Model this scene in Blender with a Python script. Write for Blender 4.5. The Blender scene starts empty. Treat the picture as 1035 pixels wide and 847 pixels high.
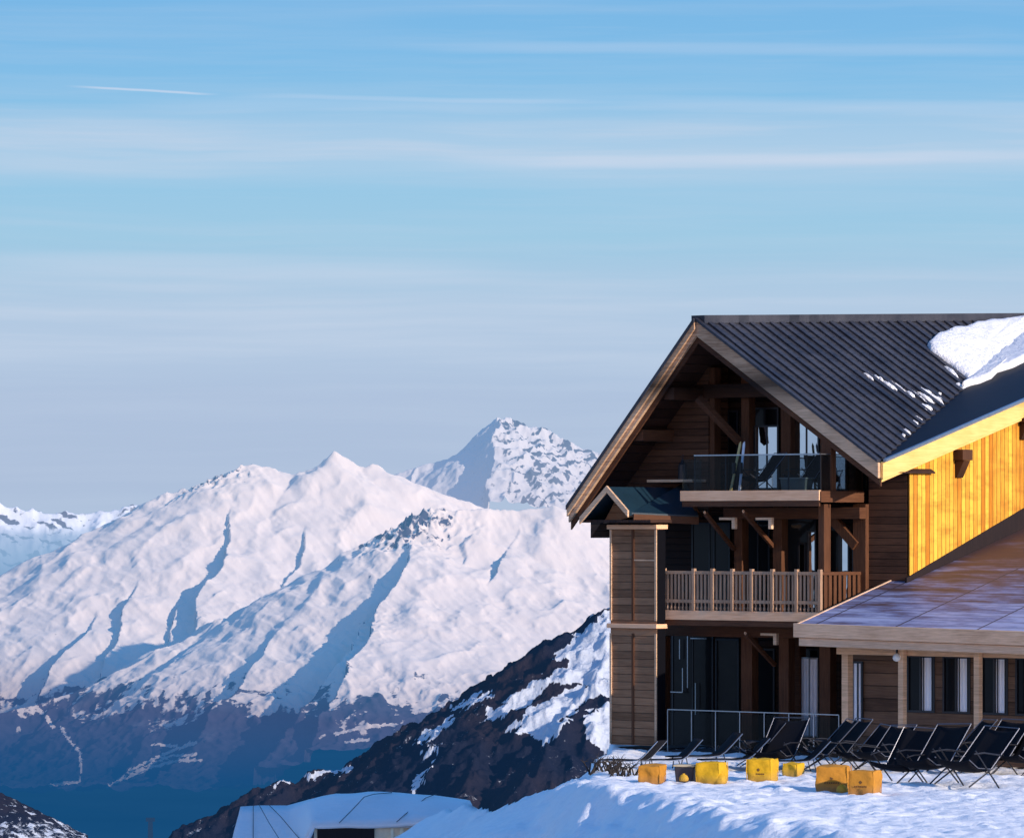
import bpy, math, random
import numpy as np
from mathutils import Vector, Matrix
random.seed(7)
S = bpy.context.scene
COL = S.collection
PI = math.pi

# ------------------------------------------------------------------ camera model (photo is 1035 x 847)
F = 5040.0; CX = 517.5; HY = 530.0; H = 5.6
TH = math.radians(42)
UH = Vector((math.cos(TH), -math.sin(TH), 0)); VH = Vector((math.sin(TH), math.cos(TH), 0))
C0 = Vector(((918 - CX) / F * 120, 120, 0))

def ray(px, py): return Vector(((px - CX) / F, 1, (HY - py) / F))
def pv(px, py, v):
    d = ray(px, py); t = (v + C0.dot(VH)) / d.dot(VH); p = d * t
    r = p - C0; return Vector((r.dot(UH), v, p.z + H))
def pu(px, py, u):
    d = ray(px, py); t = (u + C0.dot(UH)) / d.dot(UH); p = d * t
    r = p - C0; return Vector((u, r.dot(VH), p.z + H))
def uv_(px, v): return pv(px, 500, v).x
def gr(px, py, z=0.0):                 # point of height z seen at a place of the photo
    d = ray(px, py); t = (z - H) / d.z; p = d * t; return Vector((p.x, p.y, z))

# ------------------------------------------------------------------ mesh helpers
class MB:
    def __init__(s): s.v = []; s.f = []
    def add(s, vs, fs):
        n = len(s.v); s.v += [tuple(p) for p in vs]; s.f += [tuple(n + i for i in f) for f in fs]; return s
    def hexa(s, p):                    # 0-3 bottom loop, 4-7 top loop
        return s.add(p, [(3,2,1,0),(4,5,6,7),(0,1,5,4),(1,2,6,5),(2,3,7,6),(3,0,4,7)])
    def box(s, a0, a1, b0, b1, c0, c1):
        a0,a1 = sorted((a0,a1)); b0,b1 = sorted((b0,b1)); c0,c1 = sorted((c0,c1))
        return s.hexa([(a0,b0,c0),(a1,b0,c0),(a1,b1,c0),(a0,b1,c0),(a0,b0,c1),(a1,b0,c1),(a1,b1,c1),(a0,b1,c1)])
    def beam(s, p, q, w, h, up=(0,0,1)):
        p = Vector(p); q = Vector(q); d = (q - p).normalized(); up = Vector(up)
        if abs(d.dot(up)) > .98: up = Vector((0,1,0))
        x = d.cross(up).normalized() * w/2; y = x.cross(d).normalized() * h/2
        return s.hexa([p-x-y, p+x-y, q+x-y, q-x-y, p-x+y, p+x+y, q+x+y, q-x+y])
    def prism(s, pts, ext):
        n = len(pts); pts = [Vector(p) for p in pts]; e = Vector(ext)
        return s.add(pts + [p + e for p in pts],
            [tuple(range(n))[::-1], tuple(range(n, 2*n))] + [(i,(i+1)%n,(i+1)%n+n,i+n) for i in range(n)])
    def tube(s, pts, r, n=8):
        pts = [Vector(p) for p in pts]; rings = []
        for i, p in enumerate(pts):
            d = (pts[min(i+1,len(pts)-1)] - pts[max(i-1,0)]).normalized()
            up = Vector((0,0,1)) if abs(d.z) < .95 else Vector((1,0,0))
            x = d.cross(up).normalized(); y = x.cross(d)
            rr = r[i] if isinstance(r, (list, tuple)) else r
            rings.append([p + (x*math.cos(2*PI*k/n) + y*math.sin(2*PI*k/n))*rr for k in range(n)])
        vs = [q for g in rings for q in g]; m = len(pts)
        fs = [(i*n+k, i*n+(k+1)%n, (i+1)*n+(k+1)%n, (i+1)*n+k) for i in range(m-1) for k in range(n)]
        fs += [tuple(range(n))[::-1], tuple((m-1)*n+k for k in range(n))]
        return s.add(vs, fs)
    def build(s, name, mat, parent=None, bevel=0, smooth=False, label=None):
        me = bpy.data.meshes.new(name); me.from_pydata(s.v, [], s.f)
        import bmesh
        bm = bmesh.new(); bm.from_mesh(me); bmesh.ops.recalc_face_normals(bm, faces=bm.faces); bm.to_mesh(me); bm.free()
        if smooth: me.polygons.foreach_set('use_smooth', [True]*len(me.polygons))
        o = bpy.data.objects.new(name, me); COL.objects.link(o)
        if mat: me.materials.append(mat)
        if parent: o.parent = parent
        if bevel:
            b = o.modifiers.new('b','BEVEL'); b.width = bevel; b.segments = 2; b.limit_method = 'ANGLE'; b.angle_limit = .6
        if label: o['label'] = label
        return o
def empty(name, loc=(0,0,0), rz=0):
    o = bpy.data.objects.new(name, None); COL.objects.link(o); o.location = loc; o.rotation_euler = (0,0,rz)
    o.empty_display_size = .3; return o
def tag(o, label, cat=None, group=None, kind=None):
    o['label'] = label
    if cat: o['category'] = cat
    if group: o['group'] = group
    if kind: o['kind'] = kind
    return o
def copy_tree(o, parent=None):
    c = o.copy(); COL.objects.link(c); c.parent = parent
    for ch in list(o.children): copy_tree(ch, c)
    return c

# ------------------------------------------------------------------ materials
class NT:
    def __init__(s, name):
        s.m = bpy.data.materials.new(name); s.m.use_nodes = True; s.t = s.m.node_tree; s.t.nodes.clear()
        s.out = s.t.nodes.new('ShaderNodeOutputMaterial')
    def n(s, typ, **kw):
        x = s.t.nodes.new(typ)
        for k, v in kw.items():
            if k.startswith('i_'):
                key = k[2:]; key = int(key) if key.isdigit() else key.replace('_', ' ')
                if isinstance(v, bpy.types.NodeSocket): s.t.links.new(v, x.inputs[key])
                else: x.inputs[key].default_value = v
            else: setattr(x, k, v)
        return x
    def math(s, op, a, b=0.0, clamp=False):
        return s.n('ShaderNodeMath', operation=op, i_0=a, i_1=b, use_clamp=clamp).outputs[0]
    def ramp(s, fac, stops, interp='LINEAR'):
        r = s.n('ShaderNodeValToRGB', i_0=fac); cr = r.color_ramp; cr.interpolation = interp
        while len(cr.elements) < len(stops): cr.elements.new(.5)
        for e, (p, c) in zip(cr.elements, stops):
            e.position = p; e.color = (*c, 1) if len(c) == 3 else c
        return r.outputs[0]
    def mix(s, fac, a, b, blend='MIX'):
        x = s.n('ShaderNodeMix', data_type='RGBA', blend_type=blend)
        for i, v in ((0, fac), (6, a), (7, b)):
            if isinstance(v, bpy.types.NodeSocket): s.t.links.new(v, x.inputs[i])
            else: x.inputs[i].default_value = v if i == 0 else ((*v, 1) if len(v) == 3 else v)
        return x.outputs[2]
    def noise(s, vec, scale, detail=4, rough=.5):
        return s.n('ShaderNodeTexNoise', i_Vector=vec, i_Scale=scale, i_Detail=detail, i_Roughness=rough).outputs[0]
    def mapping(s, vec, scale, rot=(0,0,0)):
        return s.n('ShaderNodeMapping', i_Vector=vec, i_Scale=scale, i_Rotation=rot).outputs[0]
    def coord(s, which='Object'): return s.n('ShaderNodeTexCoord').outputs[which]
    def bump(s, h, dist=.01, strength=.5):
        return s.n('ShaderNodeBump', i_Height=h, i_Distance=dist, i_Strength=strength).outputs[0]
    def pbr(s, col, rough=.7, metal=0, normal=None, spec=.5, **kw):
        p = s.n('ShaderNodeBsdfPrincipled', i_Roughness=rough, i_Metallic=metal, i_Specular_IOR_Level=spec)
        if isinstance(col, bpy.types.NodeSocket): s.t.links.new(col, p.inputs['Base Color'])
        else: p.inputs['Base Color'].default_value = (*col, 1)
        if normal: s.t.links.new(normal, p.inputs['Normal'])
        return p.outputs[0]
    def done(s, sh): s.t.links.new(sh, s.out.inputs[0]); return s.m

def wood(name, dark, light, idx='Z', width=.15, gap=.07, rough=.75, var=1.0, weather=None):
    """planks counted along axis idx; grain along the other axes"""
    t = NT(name); co = t.coord(); sp = t.n('ShaderNodeSeparateXYZ', i_0=co)
    q = t.math('DIVIDE', sp.outputs[idx], width); fl = t.math('FLOOR', q); fr = t.math('SUBTRACT', q, fl)
    wn = t.n('ShaderNodeTexWhiteNoise', noise_dimensions='1D', i_W=fl)
    sc = {'Z': (1.2, 1.2, 22), 'Y': (22, 22, 1.2), 'X': (22, 22, 1.2)}[idx]
    off = t.n('ShaderNodeVectorMath', operation='ADD', i_0=co, i_1=t.n('ShaderNodeCombineXYZ', i_0=t.math('MULTIPLY', wn.outputs[0], 9.0), i_1=0.0, i_2=t.math('MULTIPLY', wn.outputs[0], 5.0)).outputs[0]).outputs[0]
    g = t.noise(t.mapping(off, sc), 1.6, 6, .62)
    big = t.noise(co, .9, 3, .6)
    f = t.math('ADD', t.math('MULTIPLY', t.math('SUBTRACT', g, .5), 1.5), t.math('MULTIPLY', t.math('SUBTRACT', wn.outputs[0], .5), .7*var))
    f = t.math('ADD', f, t.math('MULTIPLY', t.math('SUBTRACT', big, .5), .9))
    f = t.math('ADD', f, .5, clamp=True)
    c = t.mix(f, dark, light)
    if weather: c = t.mix(t.math('MULTIPLY', t.ramp(t.noise(t.mapping(co, (.7,.7,2.0)), 1.7, 5, .65), [(.48,(0,0,0)),(.68,(1,1,1))]), .6), c, weather)
    e = t.math('MINIMUM', fr, t.math('SUBTRACT', 1.0, fr))
    gm = t.ramp(t.math('DIVIDE', e, gap), [(0,(.18,.18,.18)), (1,(1,1,1))])
    c = t.mix(1.0, c, gm, 'MULTIPLY')
    hgt = t.math('ADD', t.math('MULTIPLY', t.math('MINIMUM', t.math('DIVIDE', e, gap*1.3), 1.0), 1.0), t.math('MULTIPLY', g, .35))
    return t.done(t.pbr(c, rough, normal=t.bump(hgt, .018, .8), spec=.25))
def plain(name, col, rough=.6, metal=0, spec=.5, nscale=6, amp=.25, bump=0):
    t = NT(name); co = t.coord(); nz = t.noise(co, nscale, 5, .6)
    c = t.mix(nz, tuple(x*(1-amp) for x in col), tuple(min(1, x*(1+amp)) for x in col))
    return t.done(t.pbr(c, rough, metal, t.bump(nz, bump or .003, .5), spec))

W_LOG   = wood('brown_log_boards', (.045,.019,.010), (.155,.068,.034), 'Z', .17)
W_DARK  = wood('dark_recess_boards', (.010,.004,.0025), (.030,.012,.006), 'Z', .17)  # darker copy of the log boards, recess shade put into the colour
W_TOWER = wood('weathered_boards', (.17,.080,.038), (.40,.205,.105), 'Z', .19, gap=.05)
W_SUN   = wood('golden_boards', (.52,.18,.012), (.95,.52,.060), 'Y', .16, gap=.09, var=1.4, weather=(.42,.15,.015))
W_BEAM  = wood('brown_beam_wood', (.055,.019,.008), (.15,.060,.027), 'Z', 9)
W_POST  = wood('brown_post_wood', (.075,.027,.011), (.19,.078,.034), 'X', 9)
W_RAKE  = wood('weathered_barge_wood', (.34,.185,.10), (.92,.60,.37), 'Z', 9)
W_PALE  = wood('pale_edge_board', (.70,.34,.17), (.98,.60,.36), 'Z', 9)  # light trim wood, raised paler to stand for grazing sun on edges
W_RAIL  = wood('grey_brown_rail_wood', (.30,.17,.10), (.62,.40,.26), 'X', 9)
W_GOLD  = wood('golden_barge_wood', (.72,.40,.10), (1.0,.66,.24), 'Z', 9)
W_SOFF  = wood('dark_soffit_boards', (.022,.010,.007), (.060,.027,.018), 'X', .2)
W_EAVE  = wood('annexe_eave_wood', (.42,.24,.14), (.90,.60,.39), 'Z', 9)
METAL_D = plain('dark_frame_metal', (.012,.012,.016), .45, .0)
METAL_L = plain('pale_steel', (.42,.43,.46), .35, .9)
METAL_M = plain('grey_tube_metal', (.16,.16,.18), .4, .6)
FABRIC  = plain('black_fabric', (.006,.006,.009), .9, nscale=30, spec=.15)
BLACK   = plain('black_interior_and_shade', (.0035,.0035,.006), .9, spec=.1)

def roof_metal():
    t = NT('dark_roof_sheet'); co = t.coord(); n1 = t.noise(co, .8, 7, .7); n2 = t.noise(co, 9, 4, .6)
    c = t.mix(t.ramp(n1, [(.32,(0,0,0)),(.68,(1,1,1))]), (.012,.014,.022), (.070,.068,.078))
    c = t.mix(t.math('MULTIPLY', n2, .5), c, (.035,.032,.04))
    sx = t.n('ShaderNodeSeparateXYZ', i_0=co); cell = t.math('FLOOR', t.math('DIVIDE', sx.outputs[1], .40))
    cw = t.n('ShaderNodeTexWhiteNoise', noise_dimensions='1D', i_W=cell).outputs[0]
    fq = t.math('FRACT', t.math('ADD', t.math('DIVIDE', sx.outputs[0], .34), t.math('MULTIPLY', cw, 1.0)))
    c = t.mix(t.math('MULTIPLY', t.ramp(fq, [(0,(1,1,1)),(.16,(0,0,0))]), .6), c, (.006,.007,.010))
    return t.done(t.pbr(c, .5, .0, t.bump(n2, .01, .4), .35))
ROOF = roof_metal()
def roof_frost():
    t = NT('frosted_roof_boards'); co = t.coord(); sp = t.n('ShaderNodeSeparateXYZ', i_0=co)
    st = t.noise(t.mapping(co, (.45, 3.0, 1)), 1.3, 6, .65)
    st2 = t.noise(t.mapping(co, (.35, 1.1, 1), (0,0,.5)), 1.0, 7, .7)
    f = t.math('ADD', t.math('MULTIPLY', sp.outputs[1], -.09), t.math('ADD', t.math('MULTIPLY', t.math('ADD', st, st2), 1.30), -.66))  # frost over brown; browner by the wall, where warm bounce light is painted in
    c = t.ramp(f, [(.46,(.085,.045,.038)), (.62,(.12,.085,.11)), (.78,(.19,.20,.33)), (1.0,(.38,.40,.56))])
    q = t.math('FRACT', t.math('DIVIDE', sp.outputs[0], 2.35)); e = t.math('MINIMUM', q, t.math('SUBTRACT', 1.0, q))
    c = t.mix(t.math('LESS_THAN', e, .012), c, (.05,.04,.05))
    q = t.math('FRACT', t.math('DIVIDE', sp.outputs[1], .42)); e2 = t.math('MINIMUM', q, t.math('SUBTRACT', 1.0, q))
    c = t.mix(t.math('MULTIPLY', t.math('LESS_THAN', e2, .05), t.math('MULTIPLY', st, .9)), c, (.07,.05,.06))
    return t.done(t.pbr(c, .55, 0, t.bump(st, .02, .5), .4))
FROST = roof_frost()
def snow_mat(name='snow', k=1.0, warm=0.0, scale=1.0, bd=.06, tex=0.0):
    t = NT(name); co = t.coord(); n1 = t.noise(co, 2.2*scale, 6, .6); n2 = t.noise(co, 11*scale, 5, .6); n3 = t.noise(t.mapping(co, (1,2.6,1)), 5*scale, 6, .7)
    c = t.mix(n1, (.84*k,.83*k,.83*k), (.93*k,.90*k,.88*k))
    if tex: c = t.mix(t.math('MULTIPLY', t.ramp(n3, [(.52,(0,0,0)),(.66,(1,1,1))]), tex), c, (.50,.53,.62))
    h = t.math('ADD', t.math('MULTIPLY', n1, 1.0), t.math('ADD', t.math('MULTIPLY', n2, .35), t.math('MULTIPLY', n3, .5)))
    p = t.pbr(c, .6, 0, t.bump(h, bd/scale*1.5, .9), .3)
    return t.done(p)
SNOW = snow_mat('terrace_snow', k=1.06, tex=.22, bd=.035)
SNOW_R = snow_mat('roof_snow', bd=.07, scale=1.0, tex=.5)

def glass_clear():
    t = NT('clear_glass'); tr = t.n('ShaderNodeBsdfTransparent', i_Color=(.72,.76,.79,1)).outputs[0]
    gl = t.n('ShaderNodeBsdfGlossy', i_Color=(.8,.85,.9,1), i_Roughness=.03).outputs[0]
    fr = t.n('ShaderNodeFresnel', i_IOR=1.3).outputs[0]
    return t.done(t.n('ShaderNodeMixShader', i_0=t.math('MULTIPLY', fr, .35), i_1=tr, i_2=gl).outputs[0])
GLASS = glass_clear()
def glass_win(name, refl, tint=(.8,.88,.95), warp=.02):
    t = NT(name); co = t.coord(); nz = t.noise(co, 1.7, 2, .5)
    nm = t.bump(nz, warp, .35)
    gl = t.n('ShaderNodeBsdfGlossy', i_Color=(*tint,1), i_Roughness=.03, i_Normal=nm).outputs[0]
    b = t.pbr((.003,.0035,.006), .3, 0, None, .12)
    return t.done(t.n('ShaderNodeMixShader', i_0=refl, i_1=b, i_2=gl).outputs[0])
PANE_B = glass_win('bright_window_glass', .80)
PANE_D = glass_win('dark_window_glass', .010)
def painted_reflection():  # pale panel painted to stand for reflections in the panes
    t = NT('pale_reflection_panel'); co = t.coord(); sp = t.n('ShaderNodeSeparateXYZ', i_0=co)
    w = t.n('ShaderNodeTexWave', i_Vector=co, i_Scale=3.0, i_Distortion=1.2, i_Detail=2.0).outputs[1]
    c = t.mix(w, (.80,.80,.86), (.97,.96,.98))
    return t.done(t.pbr(c, .9, 0, t.bump(w, .03, .6), .1))
PANE_REFL = painted_reflection()

# ------------------------------------------------------------------ numpy noise and terrain
def perlin(x, y, seed=0):
    xi = np.floor(x).astype(np.int64); yi = np.floor(y).astype(np.int64); xf = x - xi; yf = y - yi
    def hsh(i, j):
        n = (i*374761393 + j*668265263 + seed*1442695041) & 0x7fffffff
        n = ((n ^ (n >> 13)) * 1274126177) & 0x7fffffff
        a = ((n ^ (n >> 16)) & 0xffff) / 65536.0 * 2*np.pi
        return np.cos(a), np.sin(a)
    def g(i, j, dx, dy):
        c, s = hsh(i, j); return c*dx + s*dy
    u = xf*xf*xf*(xf*(xf*6-15)+10); v = yf*yf*yf*(yf*(yf*6-15)+10)
    a = g(xi,yi,xf,yf); b = g(xi+1,yi,xf-1,yf); c = g(xi,yi+1,xf,yf-1); d = g(xi+1,yi+1,xf-1,yf-1)
    return (a*(1-u)+b*u)*(1-v) + (c*(1-u)+d*u)*v
def fbm(x, y, oct=5, seed=0, gain=.5, lac=2.03):
    r = 0; a = 1.0
    for o in range(oct): r = r + a*perlin(x*lac**o, y*lac**o, seed+o*17); a *= gain
    return r
def ridged(x, y, oct=5, seed=0, gain=.5):
    r = 0; a = 1.0; w = 1.0
    for o in range(oct):
        n = (1 - np.abs(perlin(x*2.03**o, y*2.03**o, seed+o*17))*2.0)**2 * w
        r = r + a*n; w = np.clip(n*1.3, 0, 1); a *= gain
    return r
def sstep(a, b, x): t = np.clip((x-a)/(b-a), 0, 1); return t*t*(3-2*t)
def ridge_field(A, B, ridges):
    """ridges: list of (points (px, py, b), k_left, k_right); height in photo pixels above the eye level"""
    best = np.full(A.shape, -1e9)
    for pts, kl, kr in ridges:
        for (a0,y0,b0), (a1,y1,b1) in zip(pts[:-1], pts[1:]):
            dx, dy = a1-a0, b1-b0; L2 = dx*dx+dy*dy
            t = np.clip(((A-a0)*dx + (B-b0)*dy)/L2, 0, 1)
            ex = A-(a0+t*dx); ey = B-(b0+t*dy); d = np.sqrt(ex*ex+ey*ey)
            side = (dx*(B-b0) - dy*(A-a0)) > 0
            best = np.maximum(best, (HY-(y0+(y1-y0)*t)) - np.where(side, kl, kr)*d)
    return best
def sheet(name, A, B, Hh, Y0, mat, attrs=None, smooth=True):
    """A px column, B depth in pixel units, Hh apparent height in pixels, at distance Y0"""
    Y = Y0*(1 + B/F); X = (A-CX)/F*Y; Z = Hh/F*Y + H
    return grid(name, X, Y, Z, mat, attrs, smooth)
def grid(name, X, Y, Z, mat, attrs=None, smooth=True):
    nr, nc = X.shape; co = np.stack([X, Y, Z], -1).reshape(-1, 3).astype(np.float32)
    idx = np.arange(nr*nc).reshape(nr, nc)
    q = np.stack([idx[:-1,:-1], idx[:-1,1:], idx[1:,1:], idx[1:,:-1]], -1).reshape(-1, 4)
    me = bpy.data.meshes.new(name); me.vertices.add(len(co)); me.vertices.foreach_set('co', co.ravel())
    me.loops.add(q.size); me.loops.foreach_set('vertex_index', q.ravel().astype(np.int32))
    me.polygons.add(len(q)); me.polygons.foreach_set('loop_start', np.arange(0, q.size, 4, dtype=np.int32))
    me.polygons.foreach_set('loop_total', np.full(len(q), 4, dtype=np.int32))
    me.update(); me.validate()
    if smooth: me.polygons.foreach_set('use_smooth', np.ones(len(q), dtype=bool))
    for k, a in (attrs or {}).items():
        at = me.attributes.new(k, 'FLOAT', 'POINT'); at.data.foreach_set('value', a.ravel().astype(np.float32))
    o = bpy.data.objects.new(name, me); COL.objects.link(o); me.materials.append(mat); return o

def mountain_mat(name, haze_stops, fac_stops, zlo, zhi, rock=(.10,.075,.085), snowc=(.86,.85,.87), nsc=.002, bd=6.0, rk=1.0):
    """diffuse snow / rock with haze and valley shade mixed in as emission, stronger towards the valley (world position only)"""
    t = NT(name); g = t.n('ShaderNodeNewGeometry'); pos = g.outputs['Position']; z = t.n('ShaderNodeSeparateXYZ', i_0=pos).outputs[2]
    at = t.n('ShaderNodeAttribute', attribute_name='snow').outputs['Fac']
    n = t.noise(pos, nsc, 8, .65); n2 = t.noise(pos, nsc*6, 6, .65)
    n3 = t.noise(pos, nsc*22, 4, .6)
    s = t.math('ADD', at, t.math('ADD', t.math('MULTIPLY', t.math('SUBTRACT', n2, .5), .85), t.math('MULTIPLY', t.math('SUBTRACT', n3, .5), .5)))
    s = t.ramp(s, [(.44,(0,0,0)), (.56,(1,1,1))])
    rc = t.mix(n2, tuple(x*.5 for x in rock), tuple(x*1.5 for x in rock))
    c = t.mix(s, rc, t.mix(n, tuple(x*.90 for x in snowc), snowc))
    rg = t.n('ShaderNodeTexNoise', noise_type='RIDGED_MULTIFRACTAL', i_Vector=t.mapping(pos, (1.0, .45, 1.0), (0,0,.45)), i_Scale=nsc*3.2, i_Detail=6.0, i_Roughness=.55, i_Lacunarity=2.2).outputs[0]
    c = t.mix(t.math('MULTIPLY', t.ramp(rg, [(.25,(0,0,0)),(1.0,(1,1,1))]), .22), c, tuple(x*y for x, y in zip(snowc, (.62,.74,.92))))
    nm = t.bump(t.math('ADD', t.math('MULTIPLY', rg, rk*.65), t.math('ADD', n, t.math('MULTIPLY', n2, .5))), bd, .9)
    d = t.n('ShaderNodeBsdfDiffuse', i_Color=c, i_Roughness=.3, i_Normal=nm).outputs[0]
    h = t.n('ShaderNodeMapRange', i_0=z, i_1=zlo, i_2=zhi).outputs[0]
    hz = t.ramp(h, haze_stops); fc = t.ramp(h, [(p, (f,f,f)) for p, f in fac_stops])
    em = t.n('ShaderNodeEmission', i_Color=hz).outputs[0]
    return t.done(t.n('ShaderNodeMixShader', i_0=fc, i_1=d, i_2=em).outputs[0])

def zpx(py, Y): return (HY-py)/F*Y + H

# ---- far peak
def far_peak():
    Y0 = 30000.
    a = np.arange(330, 665, .9); b = np.arange(-170, 60, 1.6); A, B = np.meshgrid(a, b)
    wx = fbm(A/40, B/40, 4, 3)*9; wy = fbm(A/40+9, B/40+4, 4, 5)*9
    R = [([(330,496,0),(360,488,0),(385,482,0),(405,477,0),(425,472,0),(445,465,0),(465,456,0),(482,444,0),(494,432,0),(504,424,0),(512,423,0),(524,427,2),(540,430,5),(560,437,8),(585,446,12),(602,454,14),(640,474,16),(680,500,20)],.75,.75),
         ([(508,423,0),(505,428,-30),(502,438,-60),(499,456,-88),(496,480,-115),(492,530,-150)],.62,1.5),
         ([(512,423,0),(530,450,-35),(545,470,-60),(560,500,-100),(570,530,-140)],.85,.7),
         ([(560,437,8),(580,470,-35),(595,500,-75),(600,530,-120)],.85,.6),
         ([(425,472,0),(418,490,-40),(405,520,-90)],.5,.8)]
    h = ridge_field(A+wx, B+wy, R)
    h = h + (ridged(A/26, B/26, 5, 11)-.9)*(1.0+3.2*sstep(470,520,A)) + fbm(A/9,B/9,4,2)*(.5+1.1*sstep(480,520,A))
    snow = .72 + (fbm((A+B*.3)/17, (B-A*.9)/9, 5, 31)*1.0 + .25*fbm(A/4,B/7,3,32))*sstep(490,530,A) - .10*sstep(480,540,A)
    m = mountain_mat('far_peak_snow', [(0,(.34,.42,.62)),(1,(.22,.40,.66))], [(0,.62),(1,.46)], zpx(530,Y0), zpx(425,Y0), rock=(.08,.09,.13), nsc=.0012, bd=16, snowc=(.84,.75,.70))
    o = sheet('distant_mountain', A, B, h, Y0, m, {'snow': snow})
    tag(o, 'sharp distant snow peak with blue shaded left face', kind='structure')
far_peak()
# ---- far low range on the left
def far_left():
    Y0 = 27000.
    a = np.arange(-220, 240, 1.2); b = np.arange(-330, 60, 3.0); A, B = np.meshgrid(a, b)
    wx = fbm(A/40, B/40, 4, 43)*10; wy = fbm(A/40+9, B/40+4, 4, 45)*10
    R = [([(-240,525,0),(-120,500,0),(-60,506,0),(0,510,0),(20,514,0),(38,517,0),(62,516,0),(85,521,0),(110,515,0),(130,512,0),(155,506,0),(240,500,0)],.6,.6),
         ([(0,510,0),(-10,540,-50)],.6,.5), ([(62,516,0),(40,550,-60)],.8,.5), ([(110,515,0),(85,550,-60)],.8,.5)]
    h = ridge_field(A+wx, B+wy, R) + (ridged(A/34,B/34,4,51)-.9)*3.5 + fbm(A/12,B/12,3,52)*.7
    h = np.maximum(h, -80 + B*.06)
    snow = .74 + fbm(A/24,(B+A*.4)/9,5,61)*.85 - sstep(-12, -26, h)*.0
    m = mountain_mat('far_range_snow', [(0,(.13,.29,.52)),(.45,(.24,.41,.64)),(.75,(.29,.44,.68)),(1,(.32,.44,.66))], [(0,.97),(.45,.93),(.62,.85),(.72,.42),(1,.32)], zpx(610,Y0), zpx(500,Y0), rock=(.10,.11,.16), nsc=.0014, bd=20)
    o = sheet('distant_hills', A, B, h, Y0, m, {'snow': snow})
    tag(o, 'low distant snow range on the left behind the valley haze', kind='structure')
far_left()
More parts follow.
